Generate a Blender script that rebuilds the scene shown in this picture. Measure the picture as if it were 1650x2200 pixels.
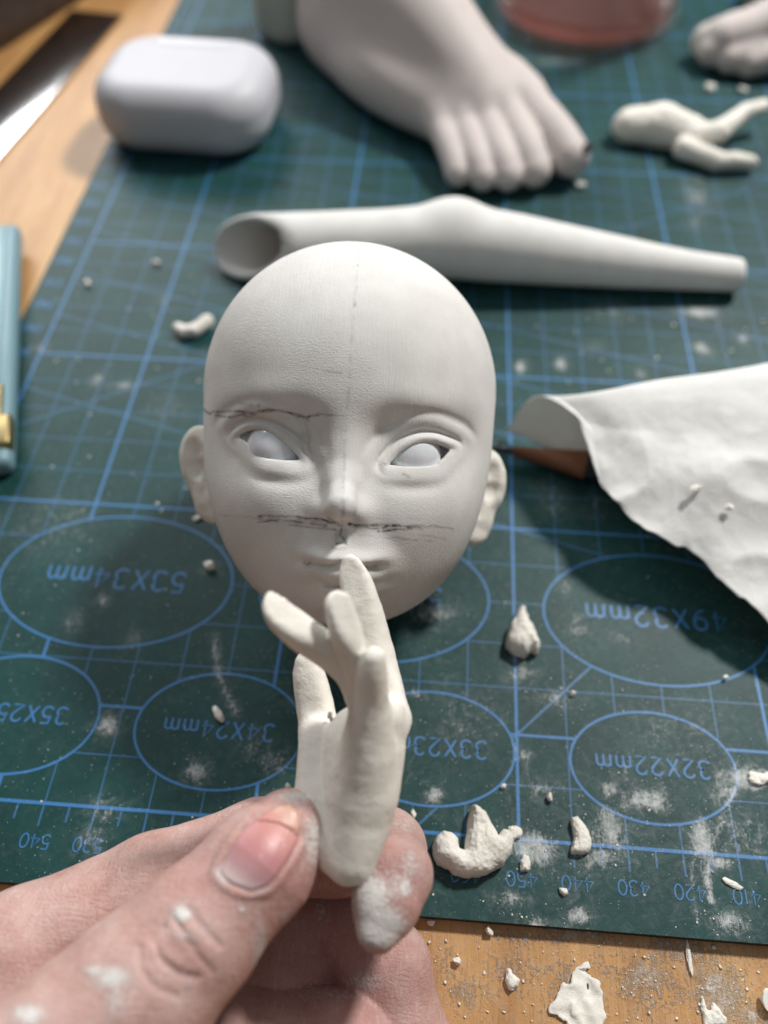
import bpy, bmesh, math, random
import numpy as np
from mathutils import Vector, Matrix, Euler

# ------------------------------------------------------------------ scene, camera, light
S = 0.001                      # everything below is written in millimetres
scene = bpy.context.scene
for o in list(bpy.data.objects):
    bpy.data.objects.remove(o)
col = scene.collection

CAM = np.array([-21.753, -39.432, 157.919])
ROT = (0.61861, 0.002752, 0.0740566)
FPX, IW, IH = 1740.71, 1650.0, 2200.0
cam_d = bpy.data.cameras.new('camera')
cam_d.sensor_fit = 'HORIZONTAL'
cam_d.sensor_width = 36.0
cam_d.lens = 36.0 * FPX / IW
cam_d.clip_start = 0.005
cam_d.clip_end = 50
cam_d.dof.use_dof = True
cam_d.dof.focus_distance = 0.1385
cam_d.dof.aperture_fstop = cam_d.lens / 3.5      # a 3.5 mm entrance pupil, as in a phone
cam_d.dof.aperture_blades = 0
cam = bpy.data.objects.new('camera', cam_d)
col.objects.link(cam)
cam.location = CAM * S
cam.rotation_euler = ROT
scene.camera = cam
RC = np.array(Euler(ROT).to_matrix())

world = bpy.data.worlds.new('World')
scene.world = world
world.use_nodes = True
wb = world.node_tree.nodes['Background']
wb.inputs['Color'].default_value = (0.93, 0.96, 1.0, 1)
wb.inputs['Strength'].default_value = 0.055


def lamp(name, loc, target, size, power, color, shape='RECTANGLE', size_y=None):
    d = bpy.data.lights.new(name, 'AREA')
    d.shape = shape
    d.size = size
    if size_y:
        d.size_y = size_y
    d.energy = power
    d.color = color
    o = bpy.data.objects.new(name, d)
    col.objects.link(o)
    o.location = loc
    o.rotation_euler = (Vector(target) - Vector(loc)).to_track_quat('-Z', 'Y').to_euler()
    return o


lamp('window_light', (-0.62, 1.05, 0.70), (-0.02, 0.10, 0.02), 0.66, 10.0, (0.98, 0.99, 1.0), size_y=0.46)
lamp('room_lamp', (0.42, 0.58, 0.78), (-0.02, 0.10, 0.02), 0.12, 11.0, (1.0, 0.98, 0.95), shape='DISK')
lamp('ceiling_glow', (-0.15, -0.15, 1.45), (-0.05, 0.10, 0.0), 1.7, 4.0, (0.96, 0.98, 1.0), size_y=1.7)

vs = scene.view_settings
scene.display_settings.display_device = 'sRGB'
vs.view_transform = 'Standard'
vs.look = 'None'
vs.gamma = 1
vs.exposure = 0.0
vs.use_curve_mapping = False
try:
    scene.cycles.max_bounces = 8
    scene.cycles.transmission_bounces = 8
    scene.cycles.use_denoising = True
except Exception:
    pass

rng = np.random.default_rng(7)
random.seed(7)


# ------------------------------------------------------------------ helpers
def P(px, py, z=None, d=None):
    """photo pixel at height z (mm) or at camera depth d (mm) -> world point in mm"""
    r = RC @ np.array([(px - IW / 2) / FPX, -(py - IH / 2) / FPX, -1.0])
    t = (z - CAM[2]) / r[2] if d is None else d
    return CAM + t * r


def tag(o, label, cat, group=None):
    o['label'] = label
    o['category'] = cat
    if group:
        o['group'] = group
    return o


def link(name, me, mat=None, parent=None):
    o = bpy.data.objects.new(name, me)
    col.objects.link(o)
    if mat is not None and not me.materials:
        me.materials.append(mat)
    if parent is not None:
        o.parent = parent
    return o


def mesh(name, V, F, mat=None, parent=None, smooth=True, attrs=None, origin=None):
    """V in mm (n,3), F (m,3|4) array or list of lists; origin in mm becomes the object's location"""
    V = np.asarray(V, float)
    org = np.zeros(3) if origin is None else np.asarray(origin, float)
    me = bpy.data.meshes.new(name)
    if isinstance(F, np.ndarray) and F.ndim == 2:
        n, k = F.shape
        me.vertices.add(len(V))
        me.vertices.foreach_set('co', ((V - org) * S).astype(np.float32).ravel())
        me.loops.add(n * k)
        me.loops.foreach_set('vertex_index', F.astype(np.int32).ravel())
        me.polygons.add(n)
        me.polygons.foreach_set('loop_start', (np.arange(n) * k).astype(np.int32))
        me.polygons.foreach_set('loop_total', np.full(n, k, np.int32))
        me.update(calc_edges=True)
    else:
        me.from_pydata(((V - org) * S).tolist(), [], [list(map(int, f)) for f in F])
        me.update()
    if smooth:
        me.polygons.foreach_set('use_smooth', np.ones(len(me.polygons), bool))
    for k, a in (attrs or {}).items():
        at = me.attributes.new(k, 'FLOAT', 'POINT')
        at.data.foreach_set('value', np.asarray(a, np.float32))
    o = link(name, me, mat, parent)
    if origin is not None:
        base = org * S
        if parent is not None:
            base = base - np.array(parent.location)
        o.location = base
    elif parent is not None:
        o.location = -np.array(parent.location)
    return o


def empty(name, loc):
    o = bpy.data.objects.new(name, None)
    o.empty_display_size = 0.005
    col.objects.link(o)
    o.location = np.asarray(loc, float) * S
    return o


# signed distance pieces ------------------------------------------------
def smin(a, b, k):
    h = np.clip(0.5 + 0.5 * (b - a) / k, 0, 1)
    return b + (a - b) * h - k * h * (1 - h)


def smax(a, b, k):
    return -smin(-a, -b, k)


def ell(p, c, r, M=None):
    q = p - np.asarray(c, float)
    if M is not None:
        q = q @ M
    r = np.asarray(r, float)
    k0 = np.linalg.norm(q / r, axis=1)
    k1 = np.linalg.norm(q / (r * r), axis=1) + 1e-9
    return k0 * (k0 - 1) / k1


def seg(p, a, b, ra, rb):
    a = np.asarray(a, float)
    b = np.asarray(b, float)
    ab = b - a
    t = np.clip((p - a) @ ab / (ab @ ab), 0, 1)
    return np.linalg.norm(p - a - t[:, None] * ab, axis=1) - (ra + t * (rb - ra))


def chain(p, pts, rad, k=0.0):
    d = None
    for i in range(len(pts) - 1):
        e = seg(p, pts[i], pts[i + 1], rad[i], rad[i + 1])
        d = e if d is None else (np.minimum(d, e) if k == 0 else smin(d, e, k))
    return d


def dense(pts, rad, n=4):
    pts, rad = np.array(pts, float), np.array(rad, float)
    q = np.concatenate([pts, rad[:, None]], 1)
    Q = np.concatenate([[2 * q[0] - q[1]], q, [2 * q[-1] - q[-2]]])
    t = np.linspace(0, len(q) - 1, (len(q) - 1) * n + 1)
    i = np.clip(t.astype(int), 0, len(q) - 2)
    u = (t - i)[:, None]
    a, b_, c, d = Q[i], Q[i + 1], Q[i + 2], Q[i + 3]
    r = 0.5 * (2 * b_ + (c - a) * u + (2 * a - 5 * b_ + 4 * c - d) * u ** 2 + (3 * b_ - a - 3 * c + d) * u ** 3)
    return r[:, :3], r[:, 3]


def limb(p, pts, rad, n=4):
    """smoothly curved, smoothly tapering limb"""
    a, r = dense(pts, rad, n)
    return chain(p, a, r)


def line2(x, y, pts):
    d = np.full(len(x), 1e9)
    for (ax, ay), (bx, by) in zip(pts[:-1], pts[1:]):
        ux, uy = bx - ax, by - ay
        t = np.clip(((x - ax) * ux + (y - ay) * uy) / (ux * ux + uy * uy + 1e-12), 0, 1)
        d = np.minimum(d, np.hypot(x - ax - t * ux, y - ay - t * uy))
    return d


def poly2(x, y, pts):
    """signed distance to a polygon in 2D (negative inside)"""
    d = line2(x, y, list(pts) + [pts[0]])
    ins = np.zeros(len(x), bool)
    n = len(pts)
    for i in range(n):
        ax, ay = pts[i]
        bx, by = pts[(i + 1) % n]
        if ay == by:
            continue
        c = ((ay > y) != (by > y)) & (x < (bx - ax) * (y - ay) / (by - ay) + ax)
        ins ^= c
    return np.where(ins, -d, d)


def vnoise(p, f, seed=0):
    """cheap smooth value noise, -1..1"""
    q = p * f + seed * 17.31
    i = np.floor(q).astype(np.int64)
    u = q - i
    u = u * u * (3 - 2 * u)

    def h(ix, iy, iz):
        n = (ix * 374761393 + iy * 668265263 + iz * 2147483647 + seed * 974711) & 0xffffffff
        n = ((n ^ (n >> 13)) * 1274126177) & 0xffffffff
        n = (n ^ (n >> 16)) & 0xffff
        return n / 32767.5 - 1.0
    r = 0
    for dx in (0, 1):
        wx = u[:, 0] if dx else 1 - u[:, 0]
        for dy in (0, 1):
            wy = u[:, 1] if dy else 1 - u[:, 1]
            for dz in (0, 1):
                wz = u[:, 2] if dz else 1 - u[:, 2]
                r = r + wx * wy * wz * h(i[:, 0] + dx, i[:, 1] + dy, i[:, 2] + dz)
    return r


def nets(F, lo, h):
    s = F < 0
    c = sum(s[a:s.shape[0] - 1 + a, b:s.shape[1] - 1 + b, d:s.shape[2] - 1 + d].astype(np.int8)
            for a in (0, 1) for b in (0, 1) for d in (0, 1))
    mix = (c > 0) & (c < 8)
    idx = np.full(mix.shape, -1, np.int64)
    I = np.argwhere(mix)
    idx[mix] = np.arange(len(I))
    acc = np.zeros((len(I), 3))
    cnt = np.zeros(len(I))
    cor = [(a, b, d) for a in (0, 1) for b in (0, 1) for d in (0, 1)]
    for a in cor:
        for ax in range(3):
            if a[ax]:
                continue
            b = list(a)
            b[ax] = 1
            fa = F[I[:, 0] + a[0], I[:, 1] + a[1], I[:, 2] + a[2]]
            fb = F[I[:, 0] + b[0], I[:, 1] + b[1], I[:, 2] + b[2]]
            x = (fa < 0) != (fb < 0)
            t = np.where(x, fa / np.where(x, fa - fb, 1), 0)
            pos = np.tile(np.array(a, float), (len(I), 1))
            pos[:, ax] += t
            acc += np.where(x[:, None], pos, 0)
            cnt += x
    V = (I + acc / cnt[:, None]) * h + lo
    Q = []
    for ax in range(3):
        a0 = [slice(None)] * 3
        a1 = [slice(None)] * 3
        a0[ax] = slice(0, -1)
        a1[ax] = slice(1, None)
        e = s[tuple(a0)] != s[tuple(a1)]
        o1, o2 = [(1, 2), (2, 0), (0, 1)][ax]
        E = np.argwhere(e)
        E = E[(E[:, o1] > 0) & (E[:, o2] > 0) & (E[:, o1] < F.shape[o1] - 1) & (E[:, o2] < F.shape[o2] - 1)]
        pos = s[tuple(E.T)]

        def cell(d1, d2):
            X = E.copy()
            X[:, o1] -= d1
            X[:, o2] -= d2
            return idx[tuple(X.T)]
        q = np.stack([cell(1, 1), cell(0, 1), cell(0, 0), cell(1, 0)], 1)
        q[~pos] = q[~pos][:, ::-1]
        Q.append(q)
    return V, np.concatenate(Q)


def subdivide(V, Q):
    e = np.sort(np.stack([Q, np.roll(Q, -1, 1)], 2).reshape(-1, 2), 1)
    key = e[:, 0] * len(V) + e[:, 1]
    u, inv = np.unique(key, return_inverse=True)
    a, b = u // len(V), u % len(V)
    n = len(V)
    mid = (V[a] + V[b]) / 2
    cen = V[Q].mean(1)
    ei = inv.reshape(-1, 4) + n
    ci = np.arange(len(Q)) + n + len(mid)
    V2 = np.concatenate([V, mid, cen])
    out = []
    for k in range(4):
        out.append(np.stack([Q[:, k], ei[:, k], ci, ei[:, (k - 1) % 4]], 1))
    return V2, np.concatenate(out)


def sculpt(field, lo, hi, h, sub=1, its=3, final=None):
    lo = np.asarray(lo, float)
    hi = np.asarray(hi, float)
    n = np.ceil((hi - lo) / h).astype(int) + 1
    g = np.stack(np.meshgrid(*[lo[i] + h * np.arange(n[i]) for i in range(3)], indexing='ij'), -1)
    F = field(g.reshape(-1, 3)).reshape(n)
    V, Q = nets(F, lo, h)

    def project(V, step):
        eps = 0.03
        for _ in range(its):
            f = field(V)
            G = np.stack([field(V + np.eye(3)[i] * eps) for i in range(3)], 1)
            G = (G - f[:, None]) / eps
            m = np.maximum((G * G).sum(1), 0.05)
            d = np.clip(f / m, -step, step)
            V = V - G * d[:, None]
        return V
    for k in range(sub):
        V, Q = subdivide(V, Q)
        V = project(V, h * 0.4)
    if sub == 0:
        V = project(V, h * 0.4)
    return V, Q


# ------------------------------------------------------------------ materials
def material(name):
    m = bpy.data.materials.new(name)
    m.use_nodes = True
    nt = m.node_tree
    b = nt.nodes['Principled BSDF']
    return m, nt, b


def N(nt, kind, ins=None, **kw):
    n = nt.nodes.new(kind)
    for k, v in kw.items():
        setattr(n, k, v)
    for k, v in (ins or {}).items():
        if isinstance(v, bpy.types.NodeSocket):
            nt.links.new(v, n.inputs[k])
        else:
            n.inputs[k].default_value = v
    return n


def noise(nt, vec, scale, detail=3, rough=0.5, dist=0.0):
    return N(nt, 'ShaderNodeTexNoise', {'Vector': vec, 'Scale': scale, 'Detail': detail, 'Roughness': rough, 'Distortion': dist}).outputs[0]


def ramp(nt, fac, stops, interp='LINEAR'):
    n = N(nt, 'ShaderNodeValToRGB', {'Fac': fac})
    n.color_ramp.interpolation = interp
    el = n.color_ramp.elements
    while len(el) < len(stops):
        el.new(0.5)
    for e, (p, c) in zip(el, stops):
        e.position = p
        e.color = c if len(c) == 4 else (*c, 1)
    return n.outputs[0]


def math_(nt, op, a, b=None, clamp=False):
    n = nt.nodes.new('ShaderNodeMath')
    n.operation = op
    n.use_clamp = clamp
    for i, v in enumerate((a, b)):
        if v is None:
            continue
        if isinstance(v, bpy.types.NodeSocket):
            nt.links.new(v, n.inputs[i])
        else:
            n.inputs[i].default_value = v
    return n.outputs[0]


def mix(nt, fac, a, b, blend='MIX'):
    n = nt.nodes.new('ShaderNodeMix')
    n.data_type = 'RGBA'
    n.blend_type = blend
    for i, v in ((0, fac), (6, a), (7, b)):
        if isinstance(v, bpy.types.NodeSocket):
            nt.links.new(v, n.inputs[i])
        else:
            n.inputs[i].default_value = v if not isinstance(v, tuple) or len(v) == 4 else (*v, 1)
    return n.outputs[2]


def coord(nt, scale=(1, 1, 1), rot=(0, 0, 0)):
    """object coordinates in millimetres"""
    t = N(nt, 'ShaderNodeTexCoord')
    m = N(nt, 'ShaderNodeMapping', {'Vector': t.outputs['Object'], 'Scale': tuple(1000 * s for s in scale), 'Rotation': rot})
    return m.outputs[0]


def bump(nt, b, height, dist, strength=1.0, normal=None):
    n = N(nt, 'ShaderNodeBump', {'Height': height, 'Strength': strength, 'Distance': dist * S})
    if normal is not None:
        nt.links.new(normal, n.inputs['Normal'])
    nt.links.new(n.outputs[0], b.inputs['Normal'])
    return n.outputs[0]


def attr(nt, name):
    return N(nt, 'ShaderNodeAttribute', attribute_name=name).outputs['Fac']


def rgb(r, g, b):
    f = lambda c: (c / 255 / 12.92) if c / 255 <= 0.04045 else ((c / 255 + 0.055) / 1.055) ** 2.4
    return (f(r), f(g), f(b), 1)


def clay_material(name, c1, c2, grain=0.06, scratch=0.0, pencil=False, rough=0.9, sss=0.0, dents=0.0):
    m, nt, b = material(name)
    v = coord(nt)
    big = noise(nt, v, 0.16, 4, 0.6)
    c = mix(nt, ramp(nt, big, [(0.35, (0, 0, 0)), (0.68, (1, 1, 1))]), c1, c2)
    fine = noise(nt, v, 3.2, 4, 0.65)
    c = mix(nt, 0.10, c, ramp(nt, fine, [(0.3, (0.55, 0.53, 0.5)), (0.7, (1, 1, 1))]), 'MULTIPLY')
    h = fine
    if scratch:
        s1 = noise(nt, coord(nt, (3.2, 0.28, 0.6), (0.2, 0.1, 0.15)), 1.0, 3, 0.6)
        s2 = noise(nt, coord(nt, (1.6, 5.0, 1.6), (0.1, 0.3, 0.9)), 1.0, 4, 0.65)
        reg = noise(nt, v, 0.055, 1, 0.5)
        sc = math_(nt, 'ADD', math_(nt, 'MULTIPLY', s1, ramp(nt, reg, [(0.42, (1, 1, 1)), (0.55, (0, 0, 0))])),
                   math_(nt, 'MULTIPLY', s2, ramp(nt, reg, [(0.42, (0, 0, 0)), (0.55, (1, 1, 1))])))
        h = math_(nt, 'ADD', math_(nt, 'MULTIPLY', h, grain), math_(nt, 'MULTIPLY', sc, scratch))
    else:
        h = math_(nt, 'MULTIPLY', h, grain)
    if dents:
        vo = N(nt, 'ShaderNodeTexNoise', {'Vector': v, 'Scale': 0.7, 'Detail': 2.0}).outputs[0]
        h = math_(nt, 'ADD', h, math_(nt, 'MULTIPLY', vo, dents))
    if pencil:
        a = attr(nt, 'pencil')
        g = noise(nt, v, 4.0, 2, 0.6)
        k = math_(nt, 'MULTIPLY', a, ramp(nt, g, [(0.3, (0.35, 0.35, 0.35)), (0.6, (1, 1, 1))]), True)
        c = mix(nt, k, c, (0.045, 0.045, 0.05, 1))
        s = attr(nt, 'brown_tint')
        c = mix(nt, math_(nt, 'MULTIPLY', s, 0.7, True), c, (0.30, 0.25, 0.18, 1))  # brown mixed in by the vertex mask
    nt.links.new(c, b.inputs['Base Color'])
    b.inputs['Roughness'].default_value = rough
    b.inputs['Specular IOR Level'].default_value = 0.25
    if sss:
        b.inputs['Subsurface Weight'].default_value = sss
        b.inputs['Subsurface Radius'].default_value = (1.0, 0.7, 0.5)
        b.inputs['Subsurface Scale'].default_value = 0.0012
    bump(nt, b, h, 1.0)
    return m


# ------------------------------------------------------------------ table and cutting mat
def spot_field(spots, streaks=()):
    def f(x, y):
        # photo-measured smudges, stored as world ellipses on the mat plane
        r = np.zeros(len(x))
        for cx, cy, rx, ry, a in spots:
            d = ((x - cx) / rx) ** 2 + ((y - cy) / ry) ** 2
            r = np.maximum(r, a * np.exp(-d * 0.9))
        for pts, w, a in streaks:
            r = np.maximum(r, a * np.exp(-(line2(x, y, pts) / w) ** 2))
        return r
    return f


def to_mat(px, py, rx, ry, a):
    c = P(px, py, 0)
    ex = P(px + rx, py, 0) - c
    ey = P(px, py + ry, 0) - c
    return (c[0], c[1], np.linalg.norm(ex), np.linalg.norm(ey), a)


SM = [(232, 1557, 26, 26, .85), (417, 1660, 26, 24, .85), (220, 1290, 16, 16, .7), (161, 1333, 24, 24, .45), (220, 1742, 42, 26, .55),
      (200, 1800, 34, 34, .5), (287, 1372, 22, 22, .45), (590, 1636, 34, 30, .45), (551, 1604, 30, 30, .4), (130, 1120, 70, 60, .33),
      (1118, 1445, 30, 26, .55), (1195, 1504, 48, 18, .6), (1127, 1623, 18, 16, .65), (932, 1709, 20, 20, .75), (1164, 1695, 36, 16, .55),
      (1391, 1718, 46, 24, .85), (1309, 1695, 22, 22, .65), (1309, 1777, 28, 46, .75), (1145, 1822, 46, 40, .85), (1509, 1809, 24, 46, .9),
      (1545, 1854, 34, 14, .75), (1554, 1695, 36, 50, .55), (1609, 1673, 46, 26, .95), (1095, 1931, 40, 18, .65), (1245, 1968, 28, 18, .75),
      (1154, 1986, 24, 14, .65), (1568, 1982, 46, 26, .65), (1286, 1845, 60, 34, .55), (930, 1316, 56, 30, .62), (1190, 1075, 34, 40, .4),
      (1280, 1080, 30, 30, .3), (1119, 789, 13, 16, .85), (1206, 782, 14, 14, .85), (1374, 804, 14, 14, .65), (1312, 669, 36, 24, .42),
      (1505, 672, 50, 14, .85), (1508, 749, 22, 16, .8), (1595, 727, 12, 12, .85), (1275, 742, 24, 14, .42), (1497, 423, 28, 34, .55),
      (1492, 478, 18, 22, .45), (210, 815, 16, 14, .65), (264, 829, 28, 12, .65), (89, 749, 14, 10, .65), (348, 645, 14, 14, .4),
      (1200, 132, 70, 9, .5), (1240, 1345, 34, 34, .5), (1330, 1372, 50, 14, .45), (1215, 1262, 20, 16, .5), (1010, 1545, 60, 60, .38),
      (1420, 1580, 70, 60, .36), (1300, 1800, 90, 70, .33), (760, 1640, 60, 50, .3), (1600, 1790, 60, 60, .45), (895, 1490, 18, 12, .6),
      (450, 1222, 20, 16, .5), (1180, 560, 50, 40, .25), (360, 880, 50, 30, .25), (1500, 1560, 60, 60, .35)]
ST = [([(461, 1368), (469, 1447), (508, 1533)], 1.0, .62), ([(1514, 1863), (1527, 1936)], 1.0, .75), ([(1580, 1690), (1540, 1790)], 0.9, .6),
      ([(1350, 1625), (1330, 1790)], 0.7, .45), ([(1100, 1590), (1150, 1690)], 0.7, .4), ([(1500, 1990), (1480, 1860)], 0.6, .4)]
mat_dust_spots = spot_field([to_mat(*s) for s in SM], [([tuple(P(x, y, 0)[:2]) for x, y in pts], w, a) for pts, w, a in ST])


def mat_dust(V):
    x, y = V[:, 0], V[:, 1]
    q = np.stack([x, y, 0 * x], 1)
    n = 0.5 + 0.5 * vnoise(q, 0.12, 3) * 0.6 + 0.2 * vnoise(q, 0.37, 5)
    near = np.clip((x + 75) / 60, 0, 1) * np.clip((75 - y) / 60, 0, 1)
    return np.clip(mat_dust_spots(x, y) * 1.15 + 0.03 + 0.24 * n * (0.25 + near), 0, 1)


def dusty(nt, v, base, dust_col, k=1.0):
    a = attr(nt, 'dust')
    c0 = noise(nt, v, 0.42, 6, 0.72, 1.2)
    cloud = ramp(nt, c0, [(0.42, (0, 0, 0)), (0.56, (.30, .30, .30)), (0.70, (1, 1, 1))])
    s0 = noise(nt, coord(nt, (1.5, 0.30, 1), (0, 0, 0.5)), 1.0, 5, 0.72, 1.5)
    f0 = noise(nt, v, 1.7, 4, 0.7, 0.5)
    val = math_(nt, 'ADD', math_(nt, 'MULTIPLY', a, 0.80),
                math_(nt, 'ADD', math_(nt, 'MULTIPLY', c0, 1.1), math_(nt, 'ADD', math_(nt, 'MULTIPLY', s0, 0.85), math_(nt, 'MULTIPLY', f0, 0.55))))
    solid = ramp(nt, math_(nt, 'SUBTRACT', val, 1.25), [(0.42, (0, 0, 0)), (0.62, (.45, .45, .45)), (0.84, (.90, .90, .90))])
    film = math_(nt, 'MULTIPLY', math_(nt, 'MULTIPLY', a, 0.60), math_(nt, 'ADD', cloud, 0.07))
    m = math_(nt, 'MAXIMUM', solid, film)
    sp = noise(nt, v, 2.1, 1, 0.4)
    spk = ramp(nt, math_(nt, 'ADD', sp, math_(nt, 'MULTIPLY', a, 0.10)), [(0.735, (0, 0, 0)), (0.775, (.7, .7, .7))])
    f = math_(nt, 'MINIMUM', math_(nt, 'MAXIMUM', m, spk), 0.88)
    return mix(nt, math_(nt, 'MULTIPLY', f, k, True), base, dust_col), f


def grid_sheet(xs, ys, z):
    X, Y = np.meshgrid(xs, ys, indexing='ij')
    V = np.stack([X.ravel(), Y.ravel(), np.full(X.size, z)], 1)
    nx, ny = len(xs), len(ys)
    i = np.arange((nx - 1) * (ny - 1))
    a = (i // (ny - 1)) * ny + i % (ny - 1)
    return V, np.stack([a, a + ny, a + ny + 1, a + 1], 1)


def table_material():
    m, nt, b = material('table_wood')
    v = coord(nt)
    warp = noise(nt, coord(nt, (0.02, 0.006, 0.02)), 1.0, 2, 0.5)
    grain = noise(nt, coord(nt, (0.9, 0.035, 1.0)), 1.0, 5, 0.7, 0.3)
    pores = noise(nt, coord(nt, (3.4, 0.16, 1.0)), 1.0, 3, 0.6)
    wide = noise(nt, coord(nt, (0.10, 0.010, 1.0)), 1.0, 3, 0.55, 0.6)
    c = ramp(nt, wide, [(0.3, rgb(182, 132, 76)), (0.5, rgb(198, 149, 90)), (0.7, rgb(210, 165, 104))])
    c = mix(nt, 0.32, c, ramp(nt, grain, [(0.3, (0.62, 0.52, 0.42)), (0.62, (1, 1, 1))]), 'MULTIPLY')
    c = mix(nt, 0.35, c, ramp(nt, pores, [(0.36, (0.5, 0.38, 0.28)), (0.46, (1, 1, 1))]), 'MULTIPLY')
    c, f = dusty(nt, v, c, (0.72, 0.69, 0.65, 1), 0.9)
    nt.links.new(c, b.inputs['Base Color'])
    b.inputs['Roughness'].default_value = 0.42
    r = ramp(nt, f, [(0, (.42, .42, .42)), (.4, (.9, .9, .9))])
    nt.links.new(r, b.inputs['Roughness'])
    h = math_(nt, 'ADD', math_(nt, 'MULTIPLY', pores, 0.10), math_(nt, 'MULTIPLY', f, 0.35))
    bump(nt, b, h, 1.0)
    return m


xs = np.concatenate([[-700, -400, -260], np.arange(-230, -100, 3.0), np.arange(-100, 70, 1.0), np.arange(70, 130, 10), [200, 400, 800]])
ys = np.concatenate([[-300, -120], np.arange(-70, -10, 1.0), np.arange(-10, 400, 5.0), [450, 600, 900]])
V, F = grid_sheet(xs, ys, -2.6)
TS = [(1000, 2130, 60, 40, .55), (1240, 2130, 50, 60, .75), (1250, 2000, 80, 14, .7), (1480, 2040, 90, 30, .55), (1560, 2130, 60, 60, .75),
      (1100, 2080, 60, 50, .45), (960, 2060, 40, 60, .5), (1400, 2100, 90, 60, .5), (1620, 2180, 40, 40, .6), (1120, 2010, 90, 10, .6), (930, 2190, 40, 40, .5)]
tf = spot_field([to_mat(*s) for s in TS])
x, y = V[:, 0], V[:, 1]
tdust = np.clip(tf(x, y) * 0.85 + 0.06 + 0.26 * np.clip((x + 25) / 30, 0, 1) * (y < -10) + 0.12 * (x < -120) * (0.5 + 0.5 * vnoise(V, 0.05, 2)), 0, 1)
table = mesh('table', V, F, table_material(), attrs={'dust': tdust}, smooth=False)
table['kind'] = 'structure'
table['label'] = 'pale wooden table top dusted with clay shavings in front of the mat'


def mat_material():
    m, nt, b = material('mat_vinyl')
    v = coord(nt)
    mo = noise(nt, v, 0.08, 3, 0.5)
    c = ramp(nt, mo, [(0.3, rgb(7, 53, 52)), (0.7, rgb(11, 65, 63))])
    c, f = dusty(nt, v, c, (0.66, 0.68, 0.67, 1), 0.9)
    nt.links.new(c, b.inputs['Base Color'])
    nt.links.new(ramp(nt, f, [(0, (.50, .50, .50)), (.8, (.85, .85, .85))]), b.inputs['Roughness'])
    b.inputs['Specular IOR Level'].default_value = 0.28
    g = noise(nt, v, 2.2, 3, 0.6)
    cut = noise(nt, coord(nt, (0.06, 2.4, 1), (0, 0, 0.7)), 1.0, 2, 0.5)
    h = math_(nt, 'ADD', math_(nt, 'MULTIPLY', g, 0.035), math_(nt, 'MULTIPLY', f, 0.12))
    h = math_(nt, 'ADD', h, math_(nt, 'MULTIPLY', ramp(nt, cut, [(0.72, (1, 1, 1)), (0.75, (0, 0, 0))]), 0.03))
    bump(nt, b, h, 1.0)
    return m


def print_material(name, c0):
    m, nt, b = material(name)
    v = coord(nt)
    w = noise(nt, v, 1.7, 4, 0.7)
    c = mix(nt, ramp(nt, w, [(0.28, (1, 1, 1)), (0.40, (0, 0, 0))]), c0, rgb(24, 78, 92))
    c, f = dusty(nt, v, c, (0.66, 0.68, 0.67, 1), 0.75)
    nt.links.new(c, b.inputs['Base Color'])
    b.inputs['Roughness'].default_value = 0.5
    return m


MX0, MX1, MY0, MY1, MT = -140.0, 460.0, -14.2, 435.8, 2.4
xs = np.concatenate([np.arange(MX0, 126, 1.0), np.arange(130, MX1 + 1, 30.0)])
ys = np.concatenate([np.arange(MY0, 370, 1.0), np.arange(372, MY1 + 1, 31.9)])
xs[-1], ys[-1] = MX1, MY1
MATO = np.array([(MX0 + MX1) / 2, (MY0 + MY1) / 2, -MT])
mat_root = empty('cutting_mat', MATO)
tag(mat_root, 'dark green cutting mat with blue grid, ovals and ruler numbers, covered in clay dust', 'cutting mat')
V, F = grid_sheet(xs, ys, 0.0)
nx, ny = len(xs), len(ys)
rim = [i * ny for i in range(nx)] + [(nx - 1) * ny + j for j in range(1, ny)] + [i * ny + ny - 1 for i in range(nx - 2, -1, -1)] + [j for j in range(ny - 2, 0, -1)]
mat_top = mesh('mat_surface', V, F, mat_material(), mat_root, attrs={'dust': mat_dust(V)}, smooth=False)
# the dark core of the mat: side walls
R0 = V[rim]
n = len(rim)
core_v = np.concatenate([R0 - [0, 0, 0.02], R0 - [0, 0, MT - 0.15]])
core_f = [[i, i + n, (i + 1) % n + n, (i + 1) % n] for i in range(n)]
m, nt, b = material('mat_core')
cc = ramp(nt, noise(nt, coord(nt), 0.9, 4, 0.7), [(0.3, rgb(26, 26, 26)), (0.7, rgb(62, 50, 42))])
nt.links.new(cc, b.inputs['Base Color'])
b.inputs['Roughness'].default_value = 0.8
mesh('mat_edge', core_v, core_f, m, mat_root, smooth=False)

BLUE = print_material('blue_print', rgb(48, 114, 170))
BLUE2 = print_material('blue_print_thin', rgb(42, 98, 142))
ZP = 0.025


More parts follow.
